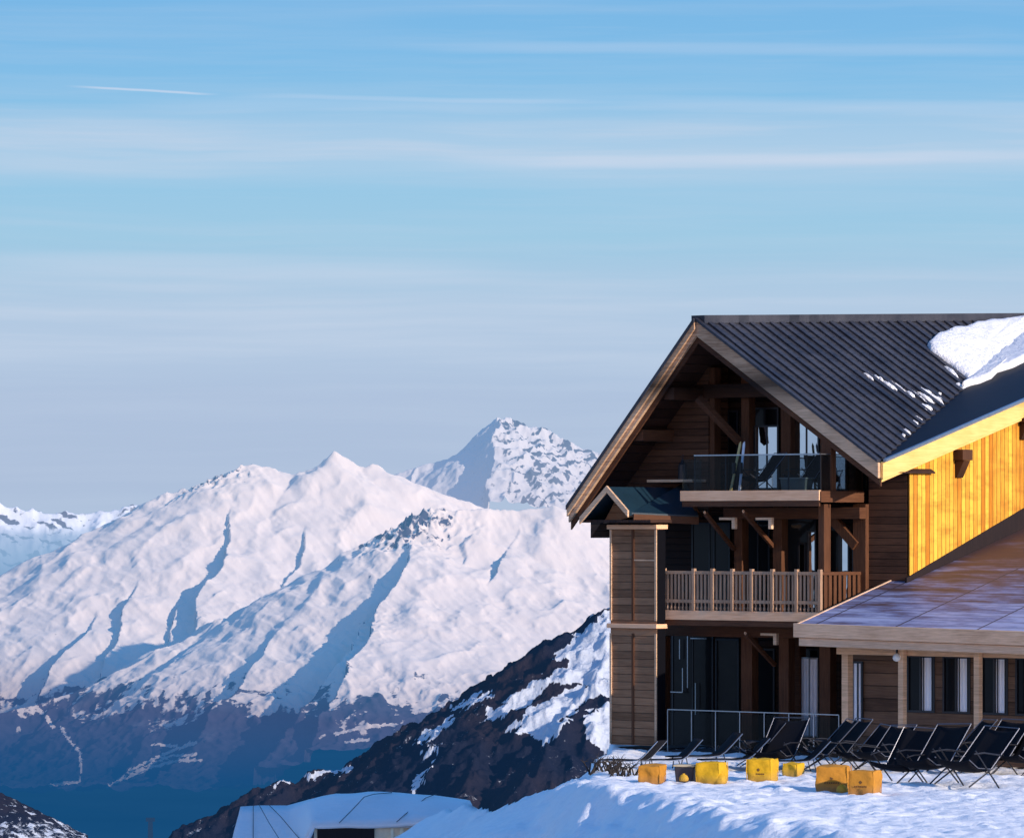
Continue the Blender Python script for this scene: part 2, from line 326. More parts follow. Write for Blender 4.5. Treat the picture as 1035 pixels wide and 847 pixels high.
# ---- main massif
def massif():
    Y0 = 16000.
    a = np.arange(-140, 690, 1.35); b = np.concatenate([np.arange(-620, 0, 1.6), np.arange(0, 770, 2.0)]); A, B = np.meshgrid(a, b)
    wx = fbm(A/90, B/90, 3, 71)*12; wy = fbm(A/90+9, B/90+4, 3, 75)*12
    T = 700
    R = [# back crest
         ([(-200,680,T-120),(-60,630,T-60),(0,603,T-40),(40,582,T-20),(75,562,T),(105,540,T),(130,520,T),(150,505,T),(172,494,T),(190,492,T),(212,492,T),(228,478,T),(243,468,T),(254,466,T),(272,472,T),(292,481,T),(306,474,T),(324,464,T),(330,465,T),(338,458,T),(347,469,T),(360,479,T),(378,469,T),(384,470,T),(394,479,T),(412,488,T),(430,498,T),(450,508,T),(490,512,T),(560,520,T),(700,530,T)],.60,.52),
         # its spurs: (right flank, left flank)
         ([(254,466,T),(244,500,T-60),(226,545,T-130),(200,590,T-200),(170,640,T-290)],.42,.85),
         ([(172,494,T),(162,525,T-60),(142,560,T-120),(110,610,T-210)],.42,.62),
         ([(105,540,T),(88,580,T-70),(55,630,T-160)],.40,.55),
         ([(337,460,T),(328,495,T-55),(306,535,T-120),(280,575,T-190)],.42,.95),
         ([(385,472,T),(377,500,T-55),(360,535,T-120)],.42,.9),
         ([(215,490,T),(205,520,T-55),(195,550,T-110)],.5,1.1),
         # front crest
         ([(-200,800,-150),(-60,748,-110),(0,720,-80),(50,704,-60),(100,688,-50),(136,669,-40),(185,643,-25),(225,624,-10),(263,605,0),(320,577,0),(345,563,0),(368,549,0),(400,534,0),(418,522,8),(436,514,10),(470,514,20),(520,513,30),(560,510,30),(590,524,30),(620,545,30),(700,600,20)],.66,.56),
         # spurs towards the viewer
         ([(432,517,10),(420,548,-50),(400,590,-120),(384,630,-185),(374,670,-250),(362,715,-320),(345,780,-420)],.36,1.05),
         ([(330,572,0),(310,602,-60),(290,640,-130),(272,680,-200),(255,720,-270),(240,790,-380)],.40,.50),
         ([(240,618,-10),(225,645,-70),(200,680,-150),(180,730,-240)],.40,.48),
         ([(530,513,30),(515,550,-40),(500,595,-120),(482,640,-200),(460,700,-310)],.38,.75),
         ([(482,540,-40),(462,585,-110),(448,625,-180),(436,670,-250),(425,720,-330)],.42,.95),
         ([(590,522,30),(580,560,-40),(566,600,-110),(552,650,-200),(535,720,-320)],.38,.80),
         ([(418,600,-150),(402,632,-200),(392,660,-235)],.6,1.1),
         ([(145,670,-40),(125,705,-110),(100,750,-200),(80,800,-300)],.42,.65),
         ([(50,704,-60),(35,740,-130),(10,790,-240)],.42,.65)]
    h = ridge_field(A+wx, B+wy, R)
    low = -205 - (B+300)*-.10
    vall = -264 + 8*fbm(A/60,B/60,4,90)
    h = vall + 14*np.logaddexp(0, np.clip((h-vall)/14, -30, 30))
    h = h + (ridged(A/70, B/110, 4, 81)-.9)*3.0 + fbm((A+.5*B)/13, (B-.5*A)/75, 4, 83)*1.15 + fbm(A/40, B/50, 3, 85)*2.0
    crag = np.exp(-(((A-412)/52)**2)) * np.exp(-((B-0)/55.)**2) + .8*np.exp(-(((A-215)/40)**2))*np.exp(-((B-T)/40.)**2) + .35*np.exp(-(((A-365)/30)**2))*np.exp(-((B+250)/90.)**2)
    h = h + (ridged(A/34+.3*B/34, B/70, 5, 86)-.9)*1.7*sstep(-.15,.35,fbm(A/80, B/110, 2, 122))
    h = h + crag*((ridged(A/13, B/16, 5, 87)-.9)*5 + fbm(A/6, B/8, 3, 88)*2)
    h = h - 1.0*np.maximum(0, fbm(A/26+B/90, B/55, 4, 123)-.18)*4
    h = h + (ridged(A/16, B/30, 4, 89)-.9)*1.6*sstep(-120,-190,h)
    # where rock shows: below the snow line, crest crags, dark streaks
    line = -176 + 44*fbm(A/50, B/60, 4, 91) + 24*fbm(A/12, B/40, 4, 92)
    snow = .60 + (h-line)*.022
    snow = np.minimum(snow, .84) - crag*.32 + .22*fbm(A/16, B/16, 4, 93)
    snow = np.where(h < line, np.minimum(snow, .5) + .55*np.maximum(0, fbm(A/9,B/13,5,94)-.12), snow)
    gA = np.gradient(h, axis=1)/1.35; gB = np.gradient(h, axis=0)/np.gradient(b)[:,None]; slope = np.hypot(gA, gB)
    snow = snow - .42*sstep(.95, 1.45, slope)*(.5+fbm(A/9, B/12, 4, 120))
    Yp = HY - h
    for pl in ([(50,793),(80,790),(82,778),(81,760),(70,748),(62,735)],[(108,795),(130,782),(150,773),(172,764),(200,762)],[(118,790),(150,776),(180,768),(203,768)],[(132,778),(160,765),(178,757),(198,750)],[(30,708),(45,722),(54,735)],[(155,752),(178,754)],[(340,742),(366,735),(398,732)],[(350,750),(372,747)]):
        for (x0,y0),(x1,y1) in zip(pl[:-1],pl[1:]):
            L2 = (x1-x0)**2+(y1-y0)**2; t = np.clip(((A-x0)*(x1-x0)+(Yp-y0)*(y1-y0))/L2,0,1)
            dd = np.hypot(A-x0-t*(x1-x0), Yp-y0-t*(y1-y0)) + 2.4*fbm(A/6, B/9, 3, 99)
            snow = np.where(dd < 1.5, .95, snow)
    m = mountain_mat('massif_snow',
        [(0,(.006,.070,.195)),(.12,(.010,.085,.24)),(.27,(.05,.125,.31)),(.43,(.060,.27,.58)),(.7,(.12,.35,.67)),(1,(.19,.41,.70))],  # lowest blues paint the valley's cast shadow along with the haze
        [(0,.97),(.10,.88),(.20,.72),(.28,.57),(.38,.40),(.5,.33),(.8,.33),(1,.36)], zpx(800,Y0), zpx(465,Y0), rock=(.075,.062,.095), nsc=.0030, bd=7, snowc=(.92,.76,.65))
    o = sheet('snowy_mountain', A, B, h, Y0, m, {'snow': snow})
    tag(o, 'broad snow covered massif with sunlit slopes above the blue valley', kind='structure')
massif()
# ---- valley floor to the horizon
def valley():
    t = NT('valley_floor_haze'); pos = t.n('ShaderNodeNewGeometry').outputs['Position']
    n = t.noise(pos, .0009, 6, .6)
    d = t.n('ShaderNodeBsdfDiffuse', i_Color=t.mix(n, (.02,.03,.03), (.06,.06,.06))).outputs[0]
    em = t.n('ShaderNodeEmission', i_Color=t.mix(n, (.006,.068,.19), (.010,.085,.225))).outputs[0]  # blue haze and valley shade painted over the floor as glow
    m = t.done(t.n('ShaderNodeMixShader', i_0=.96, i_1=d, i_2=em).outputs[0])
    X, Y = np.meshgrid(np.linspace(-60000, 60000, 60), np.linspace(300, 90000, 80)); Z = -1150 + 60*fbm(X/4000, Y/4000, 3, 5)
    tag(grid('valley_floor', X, Y, Z, m), 'deep blue valley floor under the mountains', kind='structure')
valley()
# ---- nearer dark rocky ridge
def polymask(A, Yp, poly):
    ins = np.zeros(A.shape, bool); n = len(poly)
    for i in range(n):
        x0,y0 = poly[i]; x1,y1 = poly[(i+1)%n]
        if y0 == y1: continue
        c = ((y0 > Yp) != (y1 > Yp)) & (A < (x1-x0)*(Yp-y0)/(y1-y0)+x0); ins ^= c
    return ins
def mid_ridge():
    Y0 = 900.
    a = np.arange(60, 1180, 1.3); b = np.arange(-520, 90, 2.0); A, B = np.meshgrid(a, b)
    wx = fbm(A/50, B/50, 4, 171)*5; wy = fbm(A/50+9, B/50+4, 4, 175)*3
    R = [([(60,910,-120),(120,880,-90),(170,848,-70),(205,824,-60),(240,806,-50),(262,796,-45),(290,785,-40),(325,776,-30),(358,774,-25),(372,766,-20),(400,748,-15),(432,735,-10),(455,719,0),(482,700,0),(500,688,0),(522,668,0),(545,656,0),(578,649,0),(590,634,0),(605,618,0),(625,606,0),(660,612,0),(700,640,0),(1180,700,0)],.9,.62),
         ([(625,606,0),(615,655,-80),(600,690,-150),(560,745,-260),(530,800,-380)],.6,.75),
         ([(545,656,0),(520,700,-90),(490,740,-180),(470,800,-320)],.6,.75),
         ([(455,719,0),(430,760,-90),(400,810,-200)],.6,.75),
         ([(700,640,0),(680,700,-100),(650,780,-200)],.6,.6)]
    h = ridge_field(A+wx, B+wy, R)
    h = np.maximum(h, -420.0)
    h = h + fbm(A/48, B/60, 2, 180)*7 + (ridged(A/40, B/40, 5, 181)-.9)*6 + fbm(A/16,B/16,5,183)*3.5 + fbm(A/5,B/5,3,184)*1.0
    Yp = HY - h
    wpx = A + fbm(A/14,B/14,4,190)*9; wpy = Yp + fbm(A/14+5,B/14+3,4,191)*8
    snow = .30 + .16*fbm((A+B*.4)/30, (B-A*.3)/8, 4, 192)
    polys = [[(600,627),(650,590),(660,700),(560,688),(505,712),(540,690),(580,668),(560,664)],
             [(512,735),(545,712),(585,694),(640,690),(640,700),(590,705),(575,725),(565,742),(550,752),(535,740)],
             [(592,722),(640,700),(640,745),(615,762),(592,745)],
             [(418,748),(450,728),(462,726),(440,742),(425,750)], [(428,762),(442,752),(438,762),(430,766)],
             [(412,800),(420,788),(436,775),(424,795),(416,802)],
             [(268,797),(290,787),(330,776),(356,775),(352,781),(315,785)], [(455,716),(480,702),(500,700),(478,714)],
             [(490,722),(530,700),(560,690),(530,712),(500,728)]]
    for p in polys: snow = np.where(polymask(wpx, wpy, p), .95, snow)
    t = NT('rocky_ridge'); pos = t.n('ShaderNodeNewGeometry').outputs['Position']
    at = t.n('ShaderNodeAttribute', attribute_name='snow').outputs['Fac']
    n = t.noise(pos, .09, 8, .65); n2 = t.noise(pos, .6, 6, .7); n0 = t.noise(pos, .03, 3, .5)
    s = t.math('ADD', at, t.math('ADD', t.math('MULTIPLY', t.math('SUBTRACT', n2, .5), .7), t.math('MULTIPLY', t.math('SUBTRACT', n, .5), .5)))
    s = t.math('ADD', s, t.math('MULTIPLY', t.math('SUBTRACT', t.noise(pos, 2.6, 4, .7), .5), .55)); s = t.ramp(s, [(.46,(0,0,0)), (.62,(1,1,1))])
    rc = t.mix(t.ramp(n0, [(.42,(0,0,0)),(.6,(1,1,1))]), (.010,.014,.032), (.034,.022,.024)); rc = t.mix(n2, t.mix(.5, rc, (.008,.010,.020)), t.mix(.12, rc, (.16,.12,.12)))
    c = t.mix(s, rc, (.80,.83,.88))
    d = t.n('ShaderNodeBsdfDiffuse', i_Color=c, i_Normal=t.bump(t.math('ADD', n, t.math('MULTIPLY', n2, .4)), 1.2, .9)).outputs[0]
    em = t.n('ShaderNodeEmission', i_Color=(.010,.045,.12,1)).outputs[0]  # thin blue haze painted into the rock as glow
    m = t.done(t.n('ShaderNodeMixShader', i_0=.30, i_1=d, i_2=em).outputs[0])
    tag(sheet('rocky_hillside', A, B, h, Y0, m, {'snow': snow}), 'dark rocky hillside with snow patches behind the chalet', kind='structure')
    # small dark shoulder at the lower left
    a = np.arange(-160, 90, 1.5); b = np.arange(-200, 60, 3.0); A, B = np.meshgrid(a, b)
    h = ridge_field(A, B+fbm(A/30,B/30,3,7)*10, [([(-160,720,0),(-40,782,0),(0,800,0),(14,815,0),(28,832,0),(42,850,0),(80,900,0)],.9,.5)]) + fbm(A/12,B/12,5,8)*3
    snow = .30 + .55*np.maximum(0, fbm(A/9,B/9,4,9)) + np.where(h < -300, .12, 0)
    tag(sheet('rocky_shoulder', A, B, h, 1100., m, {'snow': snow}), 'small dark rock shoulder with snow specks at the lower left', kind='structure')
mid_ridge()

# ---- terrace and snow bank
def edge_x(Y): return np.where(Y > 108, (.01736+.0034*(sstep(116, 121, Y)-sstep(127, 133, Y)))*Y, 1.8 + (108-Y)*.205)
def ground_z(X, Y, fine=True):
    X = np.asarray(X, float); Y = np.asarray(Y, float)
    w = fbm(X/2.2, Y/4.5, 4, 201)*(.9-.55*sstep(107,112,Y)) + fbm(X/.7, Y/1.2, 3, 202)*.18
    dl = edge_x(Y) - X + w*.8
    soft = np.where(dl > 0, np.sqrt(dl*dl+.16)-.4, 0)
    z = -(.60+.18*sstep(111,105,Y))*soft
    yk = 108 + np.maximum(0, 1.8-X)*8.5
    z = z - .6*np.maximum(0, np.where(X < edge_x(Y)-.2, Y-yk, 0)) * sstep(0, 1.5, dl)
    z = z - .8*np.clip(Y-125.5, 0, 6)*sstep(1.2, 2.0, X)*(1-sstep(4.0, 7.0, X))
    z = z - .5*np.maximum(0, Y-150)
    if fine:
        near = sstep(0, 1, -dl+.5)
        z = z + .045*fbm(X/1.1, Y/1.1, 4, 203) + .10*fbm(X/3.1, Y/3.1, 3, 204)*(1-near*.5) + .03*ridged(X/.8, Y/.8, 3, 205)*near
        z = z + .10*np.exp(-(dl/.7)**2)*(.6+fbm(X/.6, Y/.9, 3, 206))
    return z
def ground():
    ys = np.concatenate([np.arange(60, 84, .6), np.arange(84, 130, .13), np.arange(130, 175, 1.0)])
    xs = np.concatenate([np.arange(-40, -12, 1.0), np.arange(-12, 14, .085), np.arange(14, 60, 1.0)])
    X, Y = np.meshgrid(xs, ys); Z = ground_z(X, Y)
    rs = np.random.RandomState(3)
    near = (X > -4) & (X < 14) & (Y > 84) & (Y < 130)
    Z = Z + np.where(near, .016*fbm(X/.35, Y/.45, 3, 207) - .030*np.maximum(0, fbm(X/.55, Y/.9, 2, 208)), 0)
    for k in range(900):
        if k % 3 == 0: cx_, cy_, an = rs.uniform(1.5, 13), rs.uniform(88, 117), rs.uniform(0, 2*PI)
        else: cx_ += math.cos(an)*.42; cy_ += math.sin(an)*.42
        i0, i1 = np.searchsorted(ys, [cy_-.6, cy_+.6]); j0, j1 = np.searchsorted(xs, [cx_-.6, cx_+.6])
        d2 = ((X[i0:i1,j0:j1]-cx_)/.15)**2 + ((Y[i0:i1,j0:j1]-cy_)/.20)**2
        Z[i0:i1,j0:j1] += -.034*np.exp(-d2) + .012*np.exp(-(np.sqrt(d2)-1.7)**2*3)
    o = grid('snow_ground', X, Y, Z, SNOW)
    tag(o, 'trodden sunlit snow terrace with blue shaded snow bank in front', kind='structure')
ground()
def gz(x, y): return float(ground_z(np.array([x]), np.array([y]))[0])

# ------------------------------------------------------------------ chalet
CH = empty('chalet', C0, -TH)
tag(CH, 'large brown timber ski chalet with dark ribbed roof, balconies and a golden sunlit side wall', 'building')
def part(mb, name, mat, bevel=0, parent=None, **k): return mb.build(name, mat, parent or CH, bevel, **k)

VR = -1.3; VB = -1.67; VW = .8          # rake plane, balcony front, recess wall
UE = pv(890, 466, VR).x                 # eave overhang plane on the sunlit side
A_ = pv(706, 323, VR); R_ = pv(890, 466, VR); L_ = pv(577, 512, VR)
B_ = pu(1035, 320.5, A_.x); kk = (B_.z-A_.z)/(B_.y-A_.y)
def ridge(v): return Vector((A_.x, v, A_.z + kk*(v-VR)))
B2 = ridge(20.0)
# right slope: ribs run parallel to the rake and end on the valley of the cross roof
DR = R_ - A_
VAL = None
def on_right(px, py):                   # photo ray onto the right roof slope plane
    n = (R_-A_).cross(B_-A_); d = ray(px, py); dl = Vector((d.dot(UH), d.dot(VH), d.z)); o = Vector((-C0.dot(UH), -C0.dot(VH), H))
    t = n.dot(A_-o)/n.dot(dl); return o + dl*t
Vp = on_right(974, 392.6)
K1 = pu(1035, 403, UE)                  # cross-gable rake, top edge
ncross = (K1-R_).cross(Vp-R_)
nr_ = DR.cross(B_-A_)
vd = ncross.cross(nr_).normalized()
if vd.y < 0: vd = -vd
def valley_pt(s): return R_ + vd*s
# where the valley reaches the ridge
sv = (A_.x-R_.x)/vd.x if abs(vd.x) > 1e-6 else 30
sv = min(sv, 26)
th = Vector((0,0,-.24))
def right_poly():
    return [A_, R_, valley_pt(sv), Vector((A_.x, max(valley_pt(sv).y, VR+1), ridge(valley_pt(sv).y).z))]
rp = right_poly()
mb = MB(); mb.prism([rp[0], rp[1], rp[2]], th)
# ribs
v = VR + .2; i = 0
nup = nr_.normalized(); nup = nup if nup.z > 0 else -nup
while v < rp[2].y:
    p0 = ridge(v)
    den = ncross.dot(DR); t = 1.0
    if abs(den) > 1e-9:
        t2 = ncross.dot(R_-p0)/den
        t = min(1.0, t2) if t2 > 0 else 1.0
    if t > .02:
        q = p0 + DR*t
        prev = p0+nup*.020; ns_ = max(1, int(t*7)); sdv = (B_-A_).normalized(); jr = random.Random(int(v*100))
        for jj in range(1, ns_+1):
            cur = p0+DR*(t*jj/ns_)+nup*.020+sdv*jr.uniform(-.018,.018)
            mb.beam(prev, cur+DR.normalized()*.02, .165+jr.uniform(-.012,.012), .062+jr.uniform(-.008,.010), up=nup); prev = cur
    v += .40
roofR = part(mb, 'roof', ROOF, label='dark ribbed right roof slope')
mb = MB(); mb.prism([A_, ridge(rp[2].y), ridge(rp[2].y)+ (L_-A_), L_], th)
v = VR + .2
nl = (L_-A_).cross(B_-A_).normalized(); nl = nl if nl.z > 0 else -nl
while v < 14:
    p0 = ridge(v); mb.beam(p0+nl*.02, p0+(L_-A_)+nl*.02, .07, .06, up=nl); v += .40
part(mb, 'roof', ROOF, label='steep left roof slope')
mb = MB(); mb.beam(ridge(VR-.02)+Vector((0,0,.00)), ridge(rp[2].y)+Vector((0,0,.00)), .42, .20)
part(mb, 'ridge_cap', ROOF)
# cross roof (its shaded slope faces the viewer)
Kend = R_ + (K1-R_)*((K1-R_).length+4.5)/((K1-R_).length)
mb = MB(); mb.prism([R_+Vector((0,0,.004)), Kend+Vector((0,0,.004)), valley_pt(sv)+Vector((0,0,.004))], (0,0,-.16))
part(mb, 'roof', plain('navy_shaded_roof_sheet', (.006,.008,.016), .6, nscale=3, amp=.4, spec=.2), label='cross roof slope in blue shade above the golden wall')  # roof colour darkened to navy, the slope's shade painted in
# fascia of the cross gable
def rake_board(p, q, drop, thick, nrm, off=0.0, z0=0.0):
    n = Vector(nrm); a = Vector(p)+n*off+Vector((0,0,z0)); b = Vector(q)+n*off+Vector((0,0,z0)); d = Vector((0,0,-drop))
    return MB().hexa([a+d, b+d, b+d+n*thick, a+d+n*thick, a, b, b+n*thick, a+n*thick])
part(rake_board(R_, Kend, .42, .07, (1,0,0), .006, -.02), 'barge_board', W_GOLD, .008, label='golden sunlit barge board')
part(rake_board(R_, Kend, .07, .10, (1,0,0), .08, .05), 'roof_edge', METAL_L, .0)
part(rake_board(R_, Kend, .36, .05, (-1,0,0), .0, -.16), 'barge_board', W_GOLD, .008, label='lower golden barge board')
# rakes of the main gable
part(rake_board(A_, R_, .36, .09, (0,-1,0), .004, -.05), 'barge_board', W_RAKE, .01)
part(rake_board(A_, R_, .07, .14, (0,-1,0), .002, .04), 'roof_edge', ROOF)
part(rake_board(A_, L_, .34, .09, (0,-1,0), .004, -.06), 'barge_board', W_RAKE, .01)
part(rake_board(A_, L_, .19, .07, (0,-1,0), .10, -.06), 'barge_board', W_RAKE, .01)
part(rake_board(A_, L_, .11, .20, (0,-1,0), .002, .03), 'roof_edge', ROOF)
part(rake_board(A_, R_, .20, .05, (0,1,0), .0, -.40), 'barge_board', W_BEAM)
part(rake_board(A_, L_, .20, .05, (0,1,0), .0, -.38), 'barge_board', W_BEAM)

def under(u, dz=.27):                    # roof underside height at u
    if u < A_.x: return A_.z + (L_.z-A_.z)*(u-A_.x)/(L_.x-A_.x) - dz
    return A_.z + (R_.z-A_.z)*(u-A_.x)/(R_.x-A_.x) - dz
ZU = pv(760, 497, VB).z                  # upper balcony floor top
ZM = pv(760, 619, VB).z                  # middle floor top
UL = pv(597, 560, 0).x                   # left end of body
UT = pv(672, 560, 0).x
# core of the body behind the recess
mb = MB(); pr = [(UL,VW,0), (0,VW,0), (0,VW,under(0)), (A_.x,VW,under(A_.x)), (UL,VW,under(UL))]
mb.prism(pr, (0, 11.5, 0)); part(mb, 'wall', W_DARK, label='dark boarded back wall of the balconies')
mb = MB(); mb.box(UL+.05, -.1, VW+.05, 12.2, -6, -.003); part(mb, 'foundation', plain('grey_concrete', (.12,.11,.11), .9))
# soffit under the gable overhang
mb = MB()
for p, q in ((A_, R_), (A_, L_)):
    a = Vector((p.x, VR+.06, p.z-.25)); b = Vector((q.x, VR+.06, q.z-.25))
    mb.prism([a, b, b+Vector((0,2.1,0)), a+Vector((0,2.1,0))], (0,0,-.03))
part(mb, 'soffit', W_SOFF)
# front log walls at v = 0
uW0 = pv(716, 470, 0).x; uR0 = pv(878, 470, 0).x
mb = MB(); mb.prism([(UL,0,ZU-.5), (uW0,0,ZU-.5), (uW0,0,under(uW0)), (UL,0,under(UL))], (0,.78,0)); part(mb, 'wall', W_LOG)
mb = MB(); mb.prism([(uR0,0,0), (-.04,0,0), (-.04,0,under(-.04)), (uR0,0,under(uR0))], (0,.78,0)); part(mb, 'wall', W_LOG)
# sunlit side wall
zr0 = R_.z-.55; 
def crossz(v): return R_.z + (K1.z-R_.z)*(v-R_.y)/(K1.y-R_.y)
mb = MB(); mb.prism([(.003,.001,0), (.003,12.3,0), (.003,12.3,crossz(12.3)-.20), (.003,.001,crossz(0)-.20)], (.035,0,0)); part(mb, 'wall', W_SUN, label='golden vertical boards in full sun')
# brackets under the golden barge board
for px, py in ((967,462),(1032,424)):
    q = pu(px, py, 0)
    b = MB(); b.box(0, .34, q.y-.20, q.y+.20, q.z-.08, q.z+.18); b.hexa([(.04,q.y-.13,q.z-.50),(.10,q.y-.13,q.z-.50),(.10,q.y+.13,q.z-.50),(.04,q.y+.13,q.z-.50),(.04,q.y-.13,q.z-.085),(.32,q.y-.13,q.z-.085),(.32,q.y+.13,q.z-.085),(.04,q.y+.13,q.z-.085)]); part(b, 'bracket', W_POST, .01)
# purlins on the left half
for px0, py0, px1, w in ((677,392,752,.30),(646,434,716,.28)):
    q = pv(px0, py0+6, VR+.15); z = q.z
    b = MB(); b.box(q.x-.15, q.x+.15, VR+.12, VW, z-w/2, z+w/2); part(b, 'purlin', W_BEAM, .015)
qa = pv(700, 398, VR+.3); qb = pv(745, 447, -.2)
b = MB(); b.beam((qa.x,VR+.5,qa.z-.1), (qb.x,-.1,qb.z), .16, .16, up=(1,0,0)); part(b, 'brace', W_BEAM, .01)
b = MB(); q = pv(660,372,VR+.2)
b.box(pv(690,372,0).x, pv(800,372,0).x, -.02, .2, pv(740,402,0).z, pv(740,388,0).z); part(b, 'tie_beam', W_BEAM, .015)

# posts, upper floor
def post(px0, px1, v0, zlo, zhi, mat=W_POST, depth=.26, name='post', label=None):
    a = uv_(px0, v0); c = uv_(px1, v0)
    zz = zhi if zhi else min(under(a), under(c))+.02
    m = MB(); m.box(a, c, v0, v0+depth, zlo, zz); return part(m, name, mat, .012, label=label)
for px0, px1 in ((749,757),(789,799)): post(px0, px1, .2, ZU, None)
post(716, 722, .05, ZU, None); post(829, 840, -1.22, ZU, None, W_POST, .2)
post(858, 866, .3, ZU, None, W_BEAM)
for px0, px1, m in ((742,750,W_POST),(781,790,W_POST),(827,833,W_POST)): post(px0, px1, -.2 if px0 < 820 else VB+.3, ZM, ZU-.3, m)
post(862, 875, -.12, ZM, ZU-.3, W_POST)
for px0, px1 in ((664.5,671),(749,760),(787,797),(828,839)): post(px0, px1, -.3, 0, ZM-.2)
post(801, 808, .3, 0, ZM-.2, W_BEAM)
post(850.5, 857, -3.0, 0, 3.0, W_RAKE, .2)
# floors and their beams
def floor_(name, px0, px1, v0, ztop, thick, edge_mat, eh, right_to):
    a = uv_(px0, v0); c = uv_(px1, v0)
    m = MB(); m.box(a, c, v0+.05, VW, ztop-thick, ztop); f = part(m, name, W_SOFF, .0)
    m = MB(); m.box(a-.06, c+.02, v0-.03, v0+.048, ztop-thick+.02, ztop+.03); m.build('edge_board', edge_mat, f, .008)
    m = MB(); m.box(a-.02, c, v0-.005, v0+.047, ztop-thick-.12, ztop-thick+.017); m.build('edge_board', W_BEAM, f, .008, label='dark lower edge board')
    return f, a, c
fu, ua, uc = floor_('balcony', 690, 828, VB, ZU, .24, W_PALE, .1, 0); fu['label'] = 'upper balcony with glass balustrade'
fm, ma, mc = floor_('balcony', 672, 830, VB, ZM, .22, W_PALE, .1, 0); fm['label'] = 'middle balcony with wooden balustrade'
for f, c, z in ((fu, uc, ZU), (fm, mc, ZM)):
    m = MB(); m.box(c+.022, c+.06, VB, 0, z-.26, z+.01); m.build('edge_board', W_BEAM, f, .005)
# beams and braces beneath each balcony
for z, c0, c1 in ((ZU-.24, ua+.2, uR0), (ZM-.22, UT, uR0)):
    m = MB(); m.box(c0, c1, -.35, -.08, z-.42, z-.14); part(m, 'beam', W_BEAM, .012)
def brace(px0, py0, px1, py1, w=.10, mat=W_RAKE, v0=VB+.15, v1=-.22):
    a = pv(px0, py0, v0); b = pv(px1, py1, v1)
    m = MB(); m.beam(a, b, w, w*.9, up=(1,0,0)); br = part(m, 'brace', W_BEAM, .008)
    o_ = Vector((-.012, 0, .0)); m = MB(); m.beam(a+Vector((0,-w*.5,w*.45)), b+Vector((0,-w*.5,w*.45)), .05, .03, up=(1,0,0)); m.build('edge_strip', W_PALE, br); return br
brace(713, 519, 742, 555); brace(752, 518, 781, 552); brace(754, 641, 783, 672); brace(699, 508, 708, 522, .08)
m = MB(); a = pv(836,518,-.1); b = pv(866,552,-.1); m.beam(a, b, .24, .16, up=(0,1,0)); part(m, 'brace', W_POST, .01)
for px, py in ((741,523),(778,523),(783,640)):
    a = pv(px, py, VB+.3); m = MB(); m.box(a.x-.05,a.x+.05,VB+.3,VB+.4,a.z-.28,a.z); m.box(a.x-.45,a.x-.05,VB+.3,VB+.4,a.z-.06,a.z); part(m,'bracket',W_RAKE,.005)

# middle balcony wooden railing
zt = ZM+.02
posts = [671.5,701.5,720.5,740.5,760,781,805.5,829]
pu_ = [uv_(p, VB) for p in posts]; zrail = pv(740, 578.5, VB).z; zlow = pv(740, 608, VB).z
rl = MB(); rl.box(pu_[0], pu_[-1], VB-.035, VB+.035, zrail-.05, zrail+.03)
rail = part(rl, 'railing', W_RAIL, .006)
m = MB(); m.box(pu_[0], pu_[-1], VB-.03, VB+.03, zlow-.04, zlow+.04); m.build('lower_rail', W_RAIL, rail, .005)
for k, x in enumerate(pu_):
    m = MB(); m.box(x-.045, x+.045, VB-.05, VB+.04, ZM+.03, zrail+.09); m.build('railing_post', W_RAIL, rail, .006)
    if k:
        x0 = pu_[k-1]; n = max(3, round((x-x0)/.118))
        for j in range(1, n):
            c = x0 + (x-x0)*j/n
            m = MB(); r = .020
            m.tube([(c,VB,ZM+.03),(c,VB,ZM+.09),(c,VB,ZM+.16),(c,VB,zlow-.03)], [.018,.036,.018,.03], 6)
            m.box(c-.028, c+.028, VB-.014, VB+.014, zlow+.04, zrail-.05)
            m.build('baluster', W_RAIL, rail)
# side return
m = MB(); m.box(mc-.05, mc+.0, VB+.05, -.0, zrail-.05, zrail+.03); m.build('hand_rail', W_BEAM, rail, .005)
for j in range(1, 9):
    c = VB + (0-VB)*j/9
    m = MB(); m.box(mc-.04, mc-.01, c-.055, c+.055, ZM+.05, zrail-.05); m.build('side_board', W_POST, rail)
# upper glass balustrade
ztop = pv(760, 459.5, VB).z; ul = uv_(701, VB)
m = MB(); m.box(ul, uc, VB+.02, VB+.035, ZU+.05, ztop-.02); gp = part(m, 'balustrade', GLASS, label='glass balustrade of the upper balcony')
m = MB(); m.box(ul, uc, VB+.01, VB+.045, ztop-.02, ztop+.01); m.build('hand_rail', METAL_L, gp)
for x in [ul+(uc-ul)*j/4 for j in range(5)]:
    m = MB(); m.box(x-.015, x+.015, VB+.037, VB+.062, ZU, ztop-.021); m.build('railing_post', METAL_D, gp)
m = MB(); m.box(uc-.03, uc-.015, VB+.07, 0, ZU+.05, ztop-.02); gp2 = part(m, 'balustrade', GLASS, label='glass side return of the upper balcony')
m = MB(); m.box(uc-.04, uc-.005, VB+.07, 0, ztop-.018, ztop+.008); m.build('hand_rail', METAL_L, gp2)
# left stub wall/low railing of upper level
m = MB(); m.box(uv_(690,VB+.3), ul-.02, VB+.3, VB+.33, ZU, ztop-.1); part(m, 'balustrade', GLASS)

